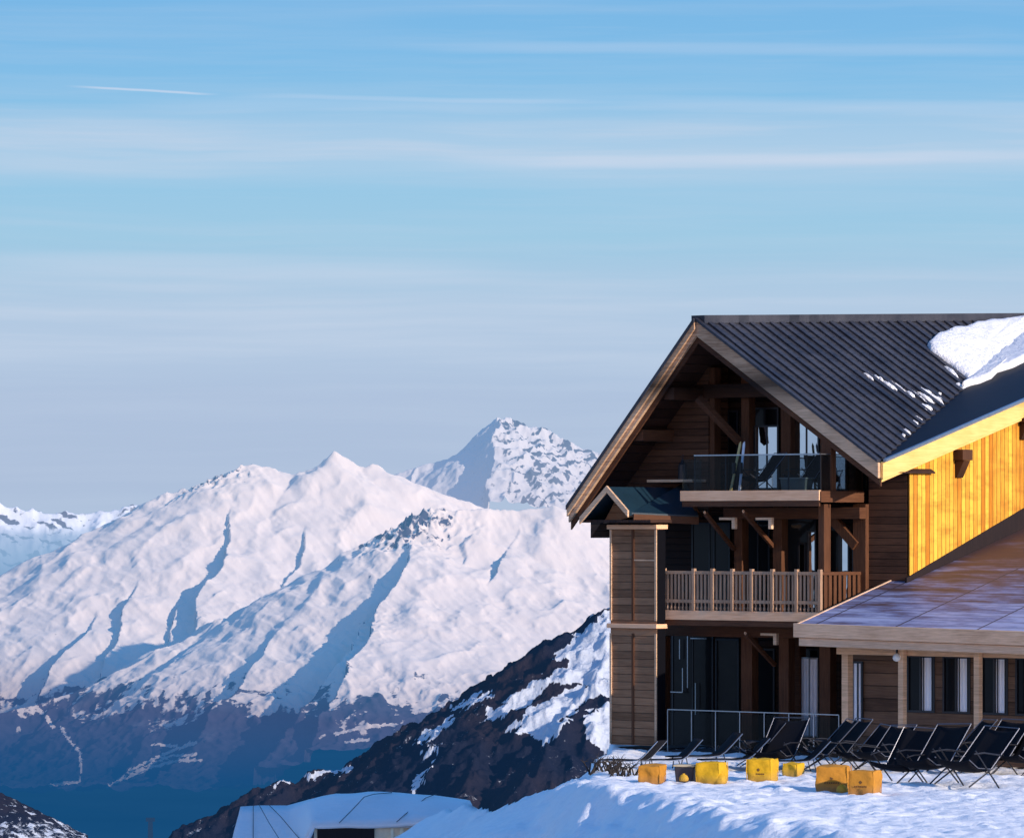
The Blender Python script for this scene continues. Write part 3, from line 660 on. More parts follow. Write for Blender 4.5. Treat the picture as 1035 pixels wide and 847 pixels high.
# windows on the recess wall: (px0, px1, py0, py1, kind, mullions)
def window(px0, px1, py0, py1, v, kind='d', mull=(), cut=None, parent=None, frame=METAL_D, fw=.05, cross=()):
    a = pv(px0, py0, v); b = pv(px1, py1, v); u0, u1, z1, z0 = a.x, b.x, a.z, b.z
    m = MB(); m.box(u0, u1, v-.05, v-.012, z1-fw, z1); m.box(u0, u1, v-.05, v-.012, z0, z0+fw); m.box(u0, u0+fw, v-.05, v-.012, z0+fw, z1-fw); m.box(u1-fw, u1, v-.05, v-.012, z0+fw, z1-fw)
    f = part(m, 'window', frame, .0)
    m = MB(); m.box(u0+fw-.004, u1-fw+.004, v-.030, v-.022, z0+fw-.004, z1-fw+.004)
    m.build('pane', {'d':PANE_D,'b':PANE_B,'c':PANE_REFL}[kind], f)
    for q in mull:
        x = uv_(q, v); m = MB(); m.box(x-.02, x+.02, v-.045, v-.031, z0+fw, z1-fw); m.build('mullion', frame, f)
    for q in cross:
        z = pv(px0, q, v).z; m = MB(); m.box(u0+fw, u1-fw, v-.044, v-.031, z-.015, z+.015); m.build('mullion', frame, f)
    return f
V1 = VW
window(727, 747, 415, 496, V1, 'd', (737,))
window(762, 788, 412, 496, V1, 'd', (774,))
window(763, 788, 430, 495, .42, 'b', (776,))
window(802, 829, 412, 496, .42, 'b', (816,))
window(842, 857, 436, 496, .42, 'b')
window(864, 880, 462, 496, V1, 'b')
window(700, 740, 528, 618, V1, 'd', (718,)); window(722, 739, 528, 618, V1-.06, 'd'); window(755, 779, 525, 618, V1, 'd', (767,)); window(793, 826, 523, 618, V1, 'd')  # leftmost dark panes stand in for the black shade of the recess
window(807, 815.5, 548, 616, .42, 'b'); window(816.5, 826, 536, 616, .42, 'b'); window(834, 850, 523, 618, V1, 'd')
window(850, 859.5, 536, 616, .42, 'b'); window(862.5, 872, 543, 616, .42, 'b')
window(680, 722, 640, 757, V1, 'd', (701,)); window(724, 748, 645, 757, V1, 'd'); window(764, 784, 655, 757, V1, 'd')
window(811, 829, 655, 757, V1, 'd', (), cross=(715,)); window(810, 828, 664, 745, .42, 'c', (819,), fw=.04, frame=METAL_L)
for q in ((694,640,655),(697,640,690),(690,655,665)): pass
for px, y0, y1 in ((695,640,695),(687,646,666),(690,675,700),(703,690,722)):
    a = pv(px, y0, V1-.12); b = pv(px, y1, V1-.12); m = MB(); m.box(a.x-.012, a.x+.012, V1-.13, V1-.11, b.z, a.z); part(m, 'door_trim', METAL_L)
for px0, px1, y in ((695,714,639),(698,714,645),(675,690,699)):
    a = pv(px0, y, V1-.16); b = pv(px1, y, V1-.16); m = MB(); m.box(a.x, b.x, V1-.17, V1-.15, a.z-.012, a.z+.012); part(m, 'door_trim', METAL_L)

# boarded tower on the left corner
VT = -2.0
t0 = uv_(617, VT); t1 = uv_(664, VT); zt0 = pv(640, 757, VT).z; zt1 = pv(640, 534.5, VT).z
m = MB(); m.box(t0, t1, VT, VT+.30, zt0+.10, zt1); tw = part(m, 'tower', W_TOWER, .01, label='weathered boarded corner tower')
for py in (532.5, 632.5, 760):
    z = pv(640, py, VT).z
    m = MB(); m.box(t0-.06, t1+.05 if py < 700 else t1+.25, VT-.08, VT+.36, z-.055, z+.055); m.build('string_board', W_PALE, tw, .01)
m = MB(); s = uv_(640, VT); m.box(s-.035, s+.035, VT-.025, VT-.002, zt0+.12, pv(640,640,VT).z); m.box(s-.035, s+.035, VT-.025, VT-.002, pv(640,627,VT).z, zt1-.02); m.build('cover_strip', W_POST, tw)
m = MB()
for x in (t0, t1-.05): m.box(x-.004, x+.054, VT-.03, VT-.002, zt0+.12, pv(640,640,VT).z); m.box(x-.004, x+.054, VT-.03, VT-.002, pv(640,627,VT).z, zt1-.02)
m.build('corner_board', W_RAKE, tw)
m = MB(); m.box(t1+.001, t1+.02, VT+.005, VT+.30, zt0+.12, zt1-.02); m.build('side_board', BLACK, tw)  # black sheet paints shade onto the tower's right side
m = MB(); z = pv(640, 566, VT).z; m.box(s+.04, t1-.06, VT-.018, VT-.002, z-.02, z+.02); m.build('cover_strip', W_RAKE, tw)
# porch roof above the tower
VP = -2.5
pa = pv(614.5, 492, VP); pl = pv(587, 524, VP); prr = pv(636, 517, VP)
m = MB(); back = Vector((0, 2.5, 0))
m.prism([pa, prr, prr+back, pa+back], (0,0,-.10)); m.prism([pa, pl, pl+back, pa+back], (0,0,-.10))
po = part(m, 'porch_roof', plain('teal_roof_sheet', (.008,.028,.045), .45, nscale=3, amp=.3), label='small teal blue porch roof over the tower')
for p, q in ((pa, pl), (pa, prr)):
    rb = rake_board(p, q, .17, .06, (0,-1,0), .004, .03); rb.build('barge_board', W_RAKE, po, .008)
m = MB(); m.prism([Vector((pl.x+.35,VP+.45,pl.z-.12)), Vector((prr.x-.1,VP+.45,prr.z-.1)), pa+Vector((0,.45,-.12))], (0,.1,0)); m.build('gable_panel', W_TOWER, po)
# longer lean-to slope running right
q0 = pv(640, 520, VP+.25)
m = MB(); e0 = prr+Vector((.0,.1,-.02)); 
e1 = pv(706, 521, -1.0); e2 = pv(694, 489, -.03); e3 = pv(640, 492, -.03)
m.prism([e0, e1, e2, Vector((pa.x+.3, -.03, e2.z))], (0,0,-.07)); m.build('roof_sheet', bpy.data.materials['teal_roof_sheet'], po)
m = MB(); m.beam(Vector(e0)+Vector((.05,0,-.13)), Vector(e1)+Vector((0,0,-.13)), .07, .18); m.build('eave_board', W_BEAM, po)
m = MB(); z = pv(640,529,VT).z; m.box(t0-.6, t1+.15, VT-.42, -.02, z+.02, z+.09); m.build('soffit', W_SOFF, po)

# ------------------------------------------------------------------ annexe
UA = -.5
E0 = pu(806, 631, UA); VE = E0.y
E1 = pv(1035, 639, VE)
top = pu(1035, 541, 0.0)
sl = (top.z - E0.z)/(top.y - VE) if False else (pu(916,588,0).z - E0.z)/(pu(916,588,0).y - VE)
ku = (E1.z-E0.z)/(E1.x-E0.x)
def az(u, v): return E0.z + ku*(u-UA) + sl*(v-VE)
m = MB(); UEND = 12.0; VBK = 9.0
m.prism([(UA,VE,az(UA,VE)), (UEND,VE,az(UEND,VE)), (UEND,0,az(UEND,0)), (UA,0,az(UA,0))], (0,0,-.12))
m.prism([(.01,0.0,az(0,0)), (UEND,0.0,az(UEND,0)), (UEND,VBK,az(UEND,VBK)), (.01,VBK,az(.01,VBK))], (0,0,-.12))
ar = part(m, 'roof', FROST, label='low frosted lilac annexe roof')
b = MB(); b.hexa([(UA-.05,VE-.10,az(UA,VE)-.30),(UEND,VE-.10,az(UEND,VE)-.30),(UEND,VE-.004,az(UEND,VE)-.30),(UA-.05,VE-.004,az(UA,VE)-.30),
                  (UA-.05,VE-.10,az(UA,VE)+.03),(UEND,VE-.10,az(UEND,VE)+.03),(UEND,VE-.004,az(UEND,VE)+.03),(UA-.05,VE-.004,az(UA,VE)+.03)])
b.build('eave_board', W_EAVE, ar, .01)
b = MB(); b.hexa([(UA+.08,VE-.05,az(UA,VE)-.50),(UEND,VE-.05,az(UEND,VE)-.50),(UEND,VE+.05,az(UEND,VE)-.50),(UA+.08,VE+.05,az(UA,VE)-.50),
                  (UA+.08,VE-.05,az(UA,VE)-.31),(UEND,VE-.05,az(UEND,VE)-.31),(UEND,VE+.05,az(UEND,VE)-.31),(UA+.08,VE+.05,az(UA,VE)-.31)])
b.build('eave_board', W_EAVE, ar, .01, label='lower eave board')
part(rake_board((UA,VE,az(UA,VE)), (UA,0,az(UA,0)), .26, .05, (-1,0,0), .004, .02), 'barge_board', W_EAVE, .005)
b = MB(); b.prism([(UA+.1,VE+.06,az(UA,VE)-.42),(UEND,VE+.06,az(UEND,VE)-.42),(UEND,VE+1.6,az(UEND,VE)-.36),(UA+.1,VE+1.6,az(UA,VE)-.36)], (0,0,-.04)); b.build('soffit', W_SOFF, ar)
# sloping timber band against the golden wall
b = MB(); f0 = pu(918, 584, 0); f1 = pu(1035, 513, 0); d = (f1-f0)
ff = f0 - d*.03; fe = f0 + d*1.5
b.prism([(.004,ff.y,az(0,ff.y)+.0), (.004,fe.y,az(0,fe.y)), (.004,fe.y,fe.z), (.004,ff.y,max(ff.z, az(0,ff.y)+.12))], (.06,0,0)); part(b, 'apron_board', wood('apron_wood', (.035,.020,.022), (.10,.055,.05), 'X', 9), .0)
# front wall with openings
VA = pu(857, 700, 0).y
WINS = [(917,945,661,720),(953,981,662.5,721.5),(992,1019,664,723),(1026.5,1054,665,724)]
zw0 = pv(950, 720.5, VA).z
b = MB(); uw = [0.0]
ZE = az(0, VE)-.40
zt_ = [pv(w[0], w[2], VA).z for w in WINS]; zt_ = sum(zt_)/4; zb_ = sum(pv(w[1], w[3], VA).z for w in WINS)/4
cols = [(0.0, uv_(WINS[0][0], VA))]
for k in range(3): cols.append((uv_(WINS[k][1], VA), uv_(WINS[k+1][0], VA)))
cols.append((uv_(WINS[3][1], VA), 12.0))
b.box(0.0, 12, VA, VA+.25, 0, zb_); b.box(0.0, 12, VA, VA+.25, zt_, ZE+.3)
for c0, c1 in cols: b.box(c0, c1, VA, VA+.25, zb_, zt_)
part(b, 'wall', wood('annexe_boards', (.065,.034,.020), (.19,.108,.066), 'Z', .30, gap=.04), label='annexe front wall of broad brown boards')
b = MB(); b.box(.02, 12, VA+.8, VA+.9, .0, ZE); part(b, 'interior_wall', BLACK)
b = MB(); b.box(-.03, -.001, VA, 0, 0, az(0,VA)-.15); part(b, 'wall', W_LOG)
for (x0,x1,y0,y1) in WINS:
    a = uv_(x0, VA); c = uv_(x1, VA); fw = .05
    f = MB(); f.box(a, c, VA-.02, VA+.06, zt_-fw, zt_); f.box(a, c, VA-.02, VA+.06, zb_, zb_+fw); f.box(a, a+fw, VA-.02, VA+.06, zb_+fw, zt_-fw); f.box(c-fw, c, VA-.02, VA+.06, zb_+fw, zt_-fw)
    f = part(f, 'window', METAL_D)
    mid = a+(c-a)*.46
    g = MB(); g.box(a+fw, mid, VA+.02, VA+.03, zb_+fw, zt_-fw); g.build('pane', PANE_D, f)
    g = MB(); g.box(mid+.05, c-fw, VA+.02, VA+.03, zb_+fw, zt_-fw); g.build('pane', PANE_REFL, f, label='pane with a pale painted reflection')
    g = MB(); g.box(mid, mid+.05, VA-.03, VA+.035, zb_+fw, zt_-fw); g.build('mullion', METAL_D, f)
    g = MB(); w = c-mid; g.box(mid+.10, mid+.115, VA-.01, VA+.018, zb_+fw, zt_-fw); g.box(c-fw-.05, c-fw-.02, VA-.01, VA+.018, zb_+fw, zt_-fw); g.build('mullion', METAL_D, f)
f = window(862, 873, 668, 742, VA+.0, 'c', (868,), frame=METAL_D)
for px in (912, 988.5, 1068):
    p = pv(px, 700, VE+.35)
    b = MB(); b.box(p.x-.075, p.x+.075, VE+.28, VE+.43, 0, az(p.x, VE)-.48); part(b, 'post', W_RAKE, .01)
b = MB(); b.box(uv_(842,VE+.32), 12, VE+.45, VE+.55, az(2,VE)-.66, az(2,VE)-.5); part(b, 'beam', W_RAKE)
# round lamp under the eave
q = pv(906.5, 664, VE+.25)
b = MB(); b.tube([(q.x,q.y,q.z-.10),(q.x,q.y,q.z-.08),(q.x,q.y,q.z-.03),(q.x,q.y,q.z+.03),(q.x,q.y,q.z+.07),(q.x,q.y,q.z+.09)], [.02,.07,.10,.09,.05,.02], 14)
lm = b.build('lamp_globe', plain('frosted_globe', (.8,.78,.72), .4), None, smooth=True); lm.parent = CH
b = MB(); b.box(q.x-.02,q.x+.02,q.y-.02,q.y+.02,q.z+.09,q.z+.22); b.build('lamp_stem', METAL_D, lm)

# terrace glass fence in front of the ground floor
fen = empty('glass_fence', C0, -TH); tag(fen, 'low glass fence with a thin steel rail before the ground floor doors', 'fence')
VF = -1.9; a0 = uv_(675, VF); a1 = uv_(848, VF); zf = pv(760, 719.5, VF).z
m = MB(); m.box(a0, a1, VF-.015, VF+.015, zf-.012, zf+.012); m.build('top_rail', METAL_L, fen)
xs = [a0+(a1-a0)*j/7 for j in range(8)]
for j, x in enumerate(xs):
    m = MB(); m.box(x-.012, x+.012, VF-.012, VF+.012, 0, zf-.013); m.build('fence_post', METAL_L, fen)
    if j: m = MB(); m.box(xs[j-1]+.04, x-.04, VF-.005, VF+.005, .12, zf-.05); m.build('glass_panel', GLASS, fen)

# ------------------------------------------------------------------ snow on the roof
def roof_snow():
    outline = [(936,349),(945,341),(960,336.5),(985,330),(1010,326),(1040,322.5),(1075,321),(1090,345),(1060,356),(1035,367),(1010,375),(990,384),(979,387),(972,380),(960,370),(948,362),(940,356)]
    # in roof coordinates: project on the right slope, mesh as a grid of scaled rings
    P = [on_right(x, y) for x, y in outline]; c = sum(P, Vector())/len(P)
    n = nup
    # resample
    N = 90; L = []; tot = []
    for i in range(len(P)):
        a, b_ = P[i], P[(i+1) % len(P)]; k = max(1, int((b_-a).length/.12))
        for j in range(k): L.append(a.lerp(b_, j/k))
    N = len(L); rings = []
    import mathutils
    for s_, hh in ((1.0,-.05),(1.0,.06),(.99,.12),(.96,.17),(.85,.20),(.7,.21),(.5,.22),(.3,.22),(.12,.22)):
        rg = []
        for i, p in enumerate(L):
            q = c + (p-c)*s_
            w = mathutils.noise.noise(q*1.3)*.05 + mathutils.noise.noise(q*4)*.02
            jit = (p-c).normalized()*mathutils.noise.noise(p*2.1)*.09*s_
            rg.append(q + jit + n*(hh + (w if hh > 0 else 0)))
        rings.append(rg)
    vs = [p for r in rings for p in r]; m = len(rings); fs = [(i*N+k, i*N+(k+1)%N, (i+1)*N+(k+1)%N, (i+1)*N+k) for i in range(m-1) for k in range(N)]
    vs.append(c+n*.22); fs += [((m-1)*N+k, (m-1)*N+(k+1)%N, len(vs)-1) for k in range(N)]
    mb = MB(); mb.add(vs, fs)
    nc = ncross.normalized(); nc = nc if nc.z > 0 else -nc
    oc = Vector((-C0.dot(UH), -C0.dot(VH), H))
    def on_cross(px, py):
        d = ray(px, py); dl = Vector((d.dot(UH), d.dot(VH), d.z)); return oc + dl*(nc.dot(R_-oc)/nc.dot(dl))
    P2 = [on_cross(x, y) for x, y in ((973,393),(1000,368),(1036,340),(1078,318),(1090,338),(1060,352),(1036,366),(1024,372),(1008,377),(1002,383),(990,388),(981,390))]
    c2 = sum(P2, Vector())/len(P2); N2 = []
    for i in range(len(P2)):
        a, b_ = P2[i], P2[(i+1) % len(P2)]; k = max(1, int((b_-a).length/.15)); N2 += [a.lerp(b_, j/k) for j in range(k)]
    nn = len(N2); vs = []
    for s_, hh in ((1.0,-.03),(1.0,.10),(.97,.16),(.8,.18),(.4,.18)):
        for p in N2: q = c2+(p-c2)*s_; vs.append(q + nc*(hh+(mathutils.noise.noise(q*2)*.03 if hh > 0 else 0)))
    vs.append(c2+nc*.18)
    mb.add(vs, [(i*nn+k, i*nn+(k+1)%nn, (i+1)*nn+(k+1)%nn, (i+1)*nn+k) for i in range(4) for k in range(nn)] + [(4*nn+k, 4*nn+(k+1)%nn, 5*nn) for k in range(nn)])
    o = mb.build('roof_snow', SNOW_R, None, smooth=True)
    o.location = C0; o.rotation_euler = (0,0,-TH)
    tag(o, 'thick slab of old white snow lying high on the dark ribbed roof', 'snow patch')
    # broken remains of melting snow caught between the ribs
    rnd = random.Random(11); mb = MB(); dr = DR.normalized(); rd = (B_-A_).normalized()
    def shred(px, py, ln, wd):
        p = on_right(px, py); k = 9; ring = []
        for q in range(k):
            a = 2*PI*q/k; ring.append(p + dr*math.cos(a)*ln*rnd.uniform(.7,1.1) + rd*math.sin(a)*wd*rnd.uniform(.6,1.2))
        up_ = [p+(r-p)*.6+n*rnd.uniform(.03,.055) for r in ring]; lo_ = [r-n*.01 for r in ring]
        mb.add(lo_+up_+[p+n*.05], [(q,(q+1)%k,(q+1)%k+k,q+k) for q in range(k)]+[(q+k,(q+1)%k+k,2*k) for q in range(k)])
    for q in range(26):
        t = rnd.random()**.8; px = 866+(945-866)*t + rnd.gauss(0,2.2); py = 371+(404-371)*t + 5*math.sin(t*PI) + rnd.gauss(0,1.6)
        shred(px, py, rnd.uniform(.10,.36)*(.5+t*.7), rnd.uniform(.02,.05)*(.5+t))
    for q in range(8): shred(935+rnd.gauss(0,6), 404+rnd.gauss(0,6), rnd.uniform(.12,.35), rnd.uniform(.05,.14))
    for q in range(12): t = rnd.random(); shred(958+14*t, 372+18*t+rnd.gauss(0,1), rnd.uniform(.1,.3), rnd.uniform(.04,.10))
    for q in range(14): t = rnd.random(); shred(912+38*t, 440-38*t+rnd.gauss(0,2), rnd.uniform(.06,.18), rnd.uniform(.02,.05))
    o = mb.build('snow_remains', SNOW_R, None, smooth=True); o.location = C0; o.rotation_euler = (0,0,-TH)
    tag(o, 'scattered shreds of melting snow between the ribs near the roof valley', 'snow', kind='stuff')
roof_snow()

# ------------------------------------------------------------------ things on the upper balcony
def lw(p): return C0 + UH*p[0] + VH*p[1] + Vector((0,0,p[2]))

# ------------------------------------------------------------------ chairs
def deck_chair():
    """faces -X; the sling back leans towards +X"""
    r = empty('deck_chair')
    w = .40
    m = MB(); N = 14
    prof = [(-.36,.44),(-.31,.37),(-.18,.315),(-.05,.29),(.07,.31),(.17,.39),(.28,.52),(.39,.67),(.50,.82),(.59,.94),(.62,.98)]
    vs = []; 
    for i, (x, z) in enumerate(prof):
        for j in range(7):
            y = -w + 2*w*j/6; sag = .035*(1-(y/w)**2); vs.append((x+sag*.5, y, z-sag))
    fs = [(i*7+j, i*7+j+1, (i+1)*7+j+1, (i+1)*7+j) for i in range(len(prof)-1) for j in range(6)]
    m.add(vs, fs); o = m.build('sling', FABRIC, r, smooth=True)
    s = o.modifiers.new('s', 'SOLIDIFY'); s.thickness = .014
    for sgn in (-1, 1):
        y = sgn*(w+.012)
        m = MB(); m.tube([(.10,y,.33),(.37,y,.67),(.64,y,1.01)], .009, 6); m.tube([(-.38,y,.45),(-.18,y,.33),(.10,y,.33)], .009, 6); m.build('side_frame', METAL_M, r)
        m = MB(); m.tube([(-.30,y+sgn*.02,.55),(-.1,y+sgn*.03,.58),(.28,y+sgn*.02,.56)], .014, 6); m.build('armrest', METAL_D, r)
        m = MB(); m.tube([(-.34,y,.02),(.22,y,.40)], .013, 6); m.build('leg', METAL_D, r)
        m = MB(); m.tube([(.30,y+sgn*.02,.02),(-.28,y+sgn*.02,.60)], .013, 6); m.build('leg', METAL_D, r)
    m = MB(); m.tube([(.64,-w,1.01),(.64,w,1.01)], .010, 6); m.build('top_bar', METAL_M, r)
    return r
def lounger():
    r = empty('sun_lounger')
    w = .30; m = MB(); prof = [(-.95,.30),(-.5,.31),(0,.30),(.3,.33),(.45,.42),(.62,.58),(.80,.76),(.92,.88)]
    vs = [(x, -w+2*w*j/4, z) for x, z in prof for j in range(5)]
    m.add(vs, [(i*5+j, i*5+j+1, (i+1)*5+j+1, (i+1)*5+j) for i in range(len(prof)-1) for j in range(4)])
    o = m.build('sling', FABRIC, r, smooth=True); s = o.modifiers.new('s','SOLIDIFY'); s.thickness = .03
    for sgn in (-1,1):
        y = sgn*(w+.01)
        m = MB(); m.tube([(x,y,z) for x, z in prof], .014, 6); m.build('side_frame', METAL_L, r)
        m = MB(); m.tube([(-.7,y,.30),(-.75,y,0)], .014, 6); m.build('leg', METAL_D, r)
        m = MB(); m.tube([(.4,y,.38),(.5,y,0)], .014, 6); m.build('leg', METAL_D, r)
    return r
chair0 = deck_chair(); used = [False]
def place(proto, flag, px, py, rz, label, group, sc=1.0, cat='deck chair', z=None):
    o = proto if not flag[0] else copy_tree(proto); flag[0] = True
    p = gr(px, py, 0); p.z = gz(p.x, p.y)+.0 if z is None else z
    o.location = p; o.rotation_euler = (0,0,math.radians(rz)); o.scale = (sc,)*3
    tag(o, label, cat, group); return o
G = 'black deck chairs on the snow terrace'
spots = [(978,797,25,1.12,'black deck chair with crossed legs, nearest on the right of the terrace'),
 (938,794,22,1.05,'black deck chair standing left of the nearest right hand one, crossed legs showing'),
 (909,792,20,1.0,'black deck chair just right of the last big yellow pouf'),
 (1000,783,30,1.1,'black deck chair behind the nearest one, back raised toward the annexe'),
 (962,781,28,1.15,'black deck chair in the rear row under the second annexe window'),
 (1030,784,20,1.0,'black deck chair cut off by the right edge of the terrace'),
 (888,783,24,1.0,'black deck chair behind the two large yellow poufs at the annexe post'),
 (866,781,28,1.0,'black deck chair leaning beside the corner annexe post'),
 (842,777,24,.95,'black deck chair behind the tallest yellow pouf'),
 (824,779,20,1.0,'black deck chair in front of the bright door pane'),
 (783,779,28,1.05,'black deck chair with raised back behind the middle yellow pouf'),
 (762,777,15,.95,'black deck chair left of the middle yellow pouf, back to the fence')]
rc_ = random.Random(5)
for px, py, rz, sc, lb in spots:
    o = place(chair0, used, px, py, rz*1.2+rc_.uniform(-22,24), lb, G, sc*1.16*rc_.uniform(.93,1.05)); o.rotation_euler.x = rc_.uniform(-.04,.04); o.rotation_euler.y = rc_.uniform(-.06,.09)
l0 = lounger(); uf = [False]
for px, py, rz, sc, lb in ((712,778,18,.9,'low black sun lounger with raised head beside the brick orange pouf'),(742,779,10,.85,'low black sun lounger lying flat between two yellow poufs'),(676,779,20,.8,'low black sun lounger behind the leftmost yellow pouf'),(805,781,12,.8,'low black sun lounger behind the small yellow pouf'),(640,781,-28,.8,'low black sun lounger at the foot of the boarded tower beside the shrubs')):
    place(l0, uf, px, py, rz, lb, 'low loungers by the glass fence', sc, 'sun lounger')
# upper balcony chairs
for px, py, rz, lb in ((766,496,20,'dark deck chair on the upper balcony before the cracked reflection'),(812,496,24,'dark deck chair on the upper balcony beside the corner post')):
    o = copy_tree(chair0); p = pv(px, py, -.9); o.location = lw((p.x, -.9, ZU)); o.rotation_euler = (0,0,math.radians(rz)); o.scale = (.95,)*3
    tag(o, lb, 'deck chair', 'deck chairs on the upper balcony')
for o in list(COL.objects):
    if o.get('label','').endswith('cracked reflection'): o['label'] = 'dark deck chair on the upper balcony, left one behind the glass'
    elif o.get('label','').endswith('beside the corner post'): o['label'] = 'dark deck chair on the upper balcony, nearer the corner post'

# ------------------------------------------------------------------ poufs
def pouf_mat(name, base):
    t = NT(name); co = t.coord(); n = t.noise(co, 5, 4, .6)
    c = t.mix(n, tuple(x*.62 for x in base), base); z_ = t.n('ShaderNodeSeparateXYZ', i_0=co).outputs[2]
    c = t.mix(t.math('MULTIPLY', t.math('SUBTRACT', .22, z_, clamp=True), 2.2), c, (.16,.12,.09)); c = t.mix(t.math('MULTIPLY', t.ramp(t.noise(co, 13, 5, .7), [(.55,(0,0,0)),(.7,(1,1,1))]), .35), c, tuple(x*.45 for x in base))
    return t.done(t.pbr(c, .78, 0, t.bump(t.noise(co, 3.2, 3, .5), .06, .8), .3))
PO_Y = pouf_mat('yellow_vinyl', (.78,.43,.012)); PO_O = pouf_mat('orange_vinyl', (.62,.26,.025)); INK = plain('brown_print', (.12,.05,.01), .8)
def pouf(px0, px1, pt, pb, yaw, label, mat=PO_Y, logo=False, small=False):
    p = gr((px0+px1)/2, pb, 0); sc = F/p.y; w = (px1-px0)/sc; h = (pb-pt)/sc
    ya = math.radians(yaw); s = w/(abs(math.cos(ya))+abs(math.sin(ya)))
    o_ = empty('pouf', (p.x, p.y+s*.5, gz(p.x, p.y+s*.4)), -ya)
    import bmesh
    bm = bmesh.new(); bmesh.ops.create_cube(bm, size=1); bmesh.ops.subdivide_edges(bm, edges=bm.edges[:], cuts=7, use_grid_fill=True)
    import mathutils
    hh = h*.98
    for v in bm.verts:
        x, y, z = v.co; bulge = 1 + .05*math.cos(z*PI)
        q = Vector((x*bulge*s, y*bulge*s, (z+.5)*hh))
        if z > 0: q.z += .03*s*math.cos(x*PI)*math.cos(y*PI)*(z*2) 
        q += Vector((1,1,1))*mathutils.noise.noise(q*4+Vector((px0,0,0)))*.045; q.z -= .05*s*max(0, z)*(1+mathutils.noise.noise(Vector((px0,q.x*2,q.y*2))))
        if z < -.49: q.z = -.06
        v.co = q
    me = bpy.data.meshes.new('cushion'); bm.to_mesh(me); bm.free(); me.materials.append(mat)
    me.polygons.foreach_set('use_smooth', [True]*len(me.polygons))
    b = bpy.data.objects.new('cushion', me); COL.objects.link(b); b.parent = o_
    mdf = b.modifiers.new('b','BEVEL'); mdf.width = .02; mdf.segments = 2; mdf.limit_method = 'ANGLE'; mdf.angle_limit = 1.0
    for sx, sy in ((-1,-1),(1,-1),(1,1),(-1,1)):
        m = MB(); m.tube([(sx*s*.5, sy*s*.5, .0), (sx*s*.515, sy*s*.515, hh*.5), (sx*s*.5, sy*s*.5, hh*.97)], .010, 5); m.build('piping', mat, o_)
    if logo:
        m = MB(); y = -s*.5*1.06-.012; z = hh*.52; a = .045*s/.6
        m.add([(-a,y,z),(0,y,z-a),(a,y,z),(0,y,z+a)], [(0,1,2,3)])
        for k in range(7):
            x = (-3+k)*.045*s/.6; m.box(x-.014, x+.014, y-.002, y+.004, z-.115*s/.6, z-.085*s/.6)
        m.build('printed_mark', INK, o_)
    tag(o_, label, 'pouf', 'yellow cube poufs on the terrace')
pouf(646,673,773,793,18,'leftmost yellow cube pouf, below the boarded tower', PO_O)
pouf(704,736,770,793,24,'orange and yellow cube pouf beside the dark bin', PO_Y)
pouf(755,787,767,791,20,'yellow cube pouf under the raised back of a deck chair', PO_Y, True)
pouf(792,813,773,786,30,'small low yellow pouf half hidden between chairs', PO_Y)
pouf(826,862,774,800,12,'large orange yellow cube pouf, left of the front pair', PO_O, True)
pouf(858,892,778,803,22,'large orange yellow cube pouf, right of the front pair', PO_O, True)
# small yellow bags on the snow
def bag(px, py, w, h, label):
    p = gr(px, py, 0); sc = F/p.y; W = w/sc; Hh = h/sc; m = MB(); n = 14; rings = []
    for k, (r, z) in enumerate(((.35,0),(.5,.12),(.52,.4),(.42,.7),(.18,.9),(.10,.95),(.16,1.0))):
        rings.append([(W*r*math.cos(2*PI*j/n)*(1+.12*math.sin(3*j+k)), W*r*math.sin(2*PI*j/n)*(1+.12*math.cos(2*j+k)), Hh*z) for j in range(n)])
    vs = [q for r in rings for q in r]; m.add(vs, [(i*n+k,i*n+(k+1)%n,(i+1)*n+(k+1)%n,(i+1)*n+k) for i in range(6) for k in range(n)]+[tuple(range(6*n,7*n))])
    o = m.build('yellow_bag', PO_Y, None, smooth=True); o.location = (p.x, p.y, gz(p.x,p.y)); tag(o, label, 'bag', 'small yellow bags on the snow')
bag(691,793,9,8,'small bright yellow bag in front of the dark bin')
bag(851,801,11,9,'small bright yellow bag between the front pair of poufs')
bag(728,793,12,12,'crumpled yellow bag against the right side of the orange pouf')
# dark bin with pale lid
p = gr(694, 792); s = F/p.y
bn = empty('storage_bin', (p.x, p.y+.2, gz(p.x,p.y)), -.3); tag(bn, 'dark grey storage bin with pale lid between two poufs', 'bin')
m = MB(); m.hexa([(-.19,-.17,0),(.19,-.17,0),(.19,.17,0),(-.19,.17,0),(-.22,-.2,.34),(.22,-.2,.34),(.22,.2,.34),(-.22,.2,.34)]); m.build('bin_body', plain('dark_plastic', (.03,.03,.045), .5), bn, .02)
m = MB(); m.box(-.24,.24,-.22,.22,.342,.39); m.build('lid', plain('beige_plastic', (.5,.42,.28), .5), bn, .015)

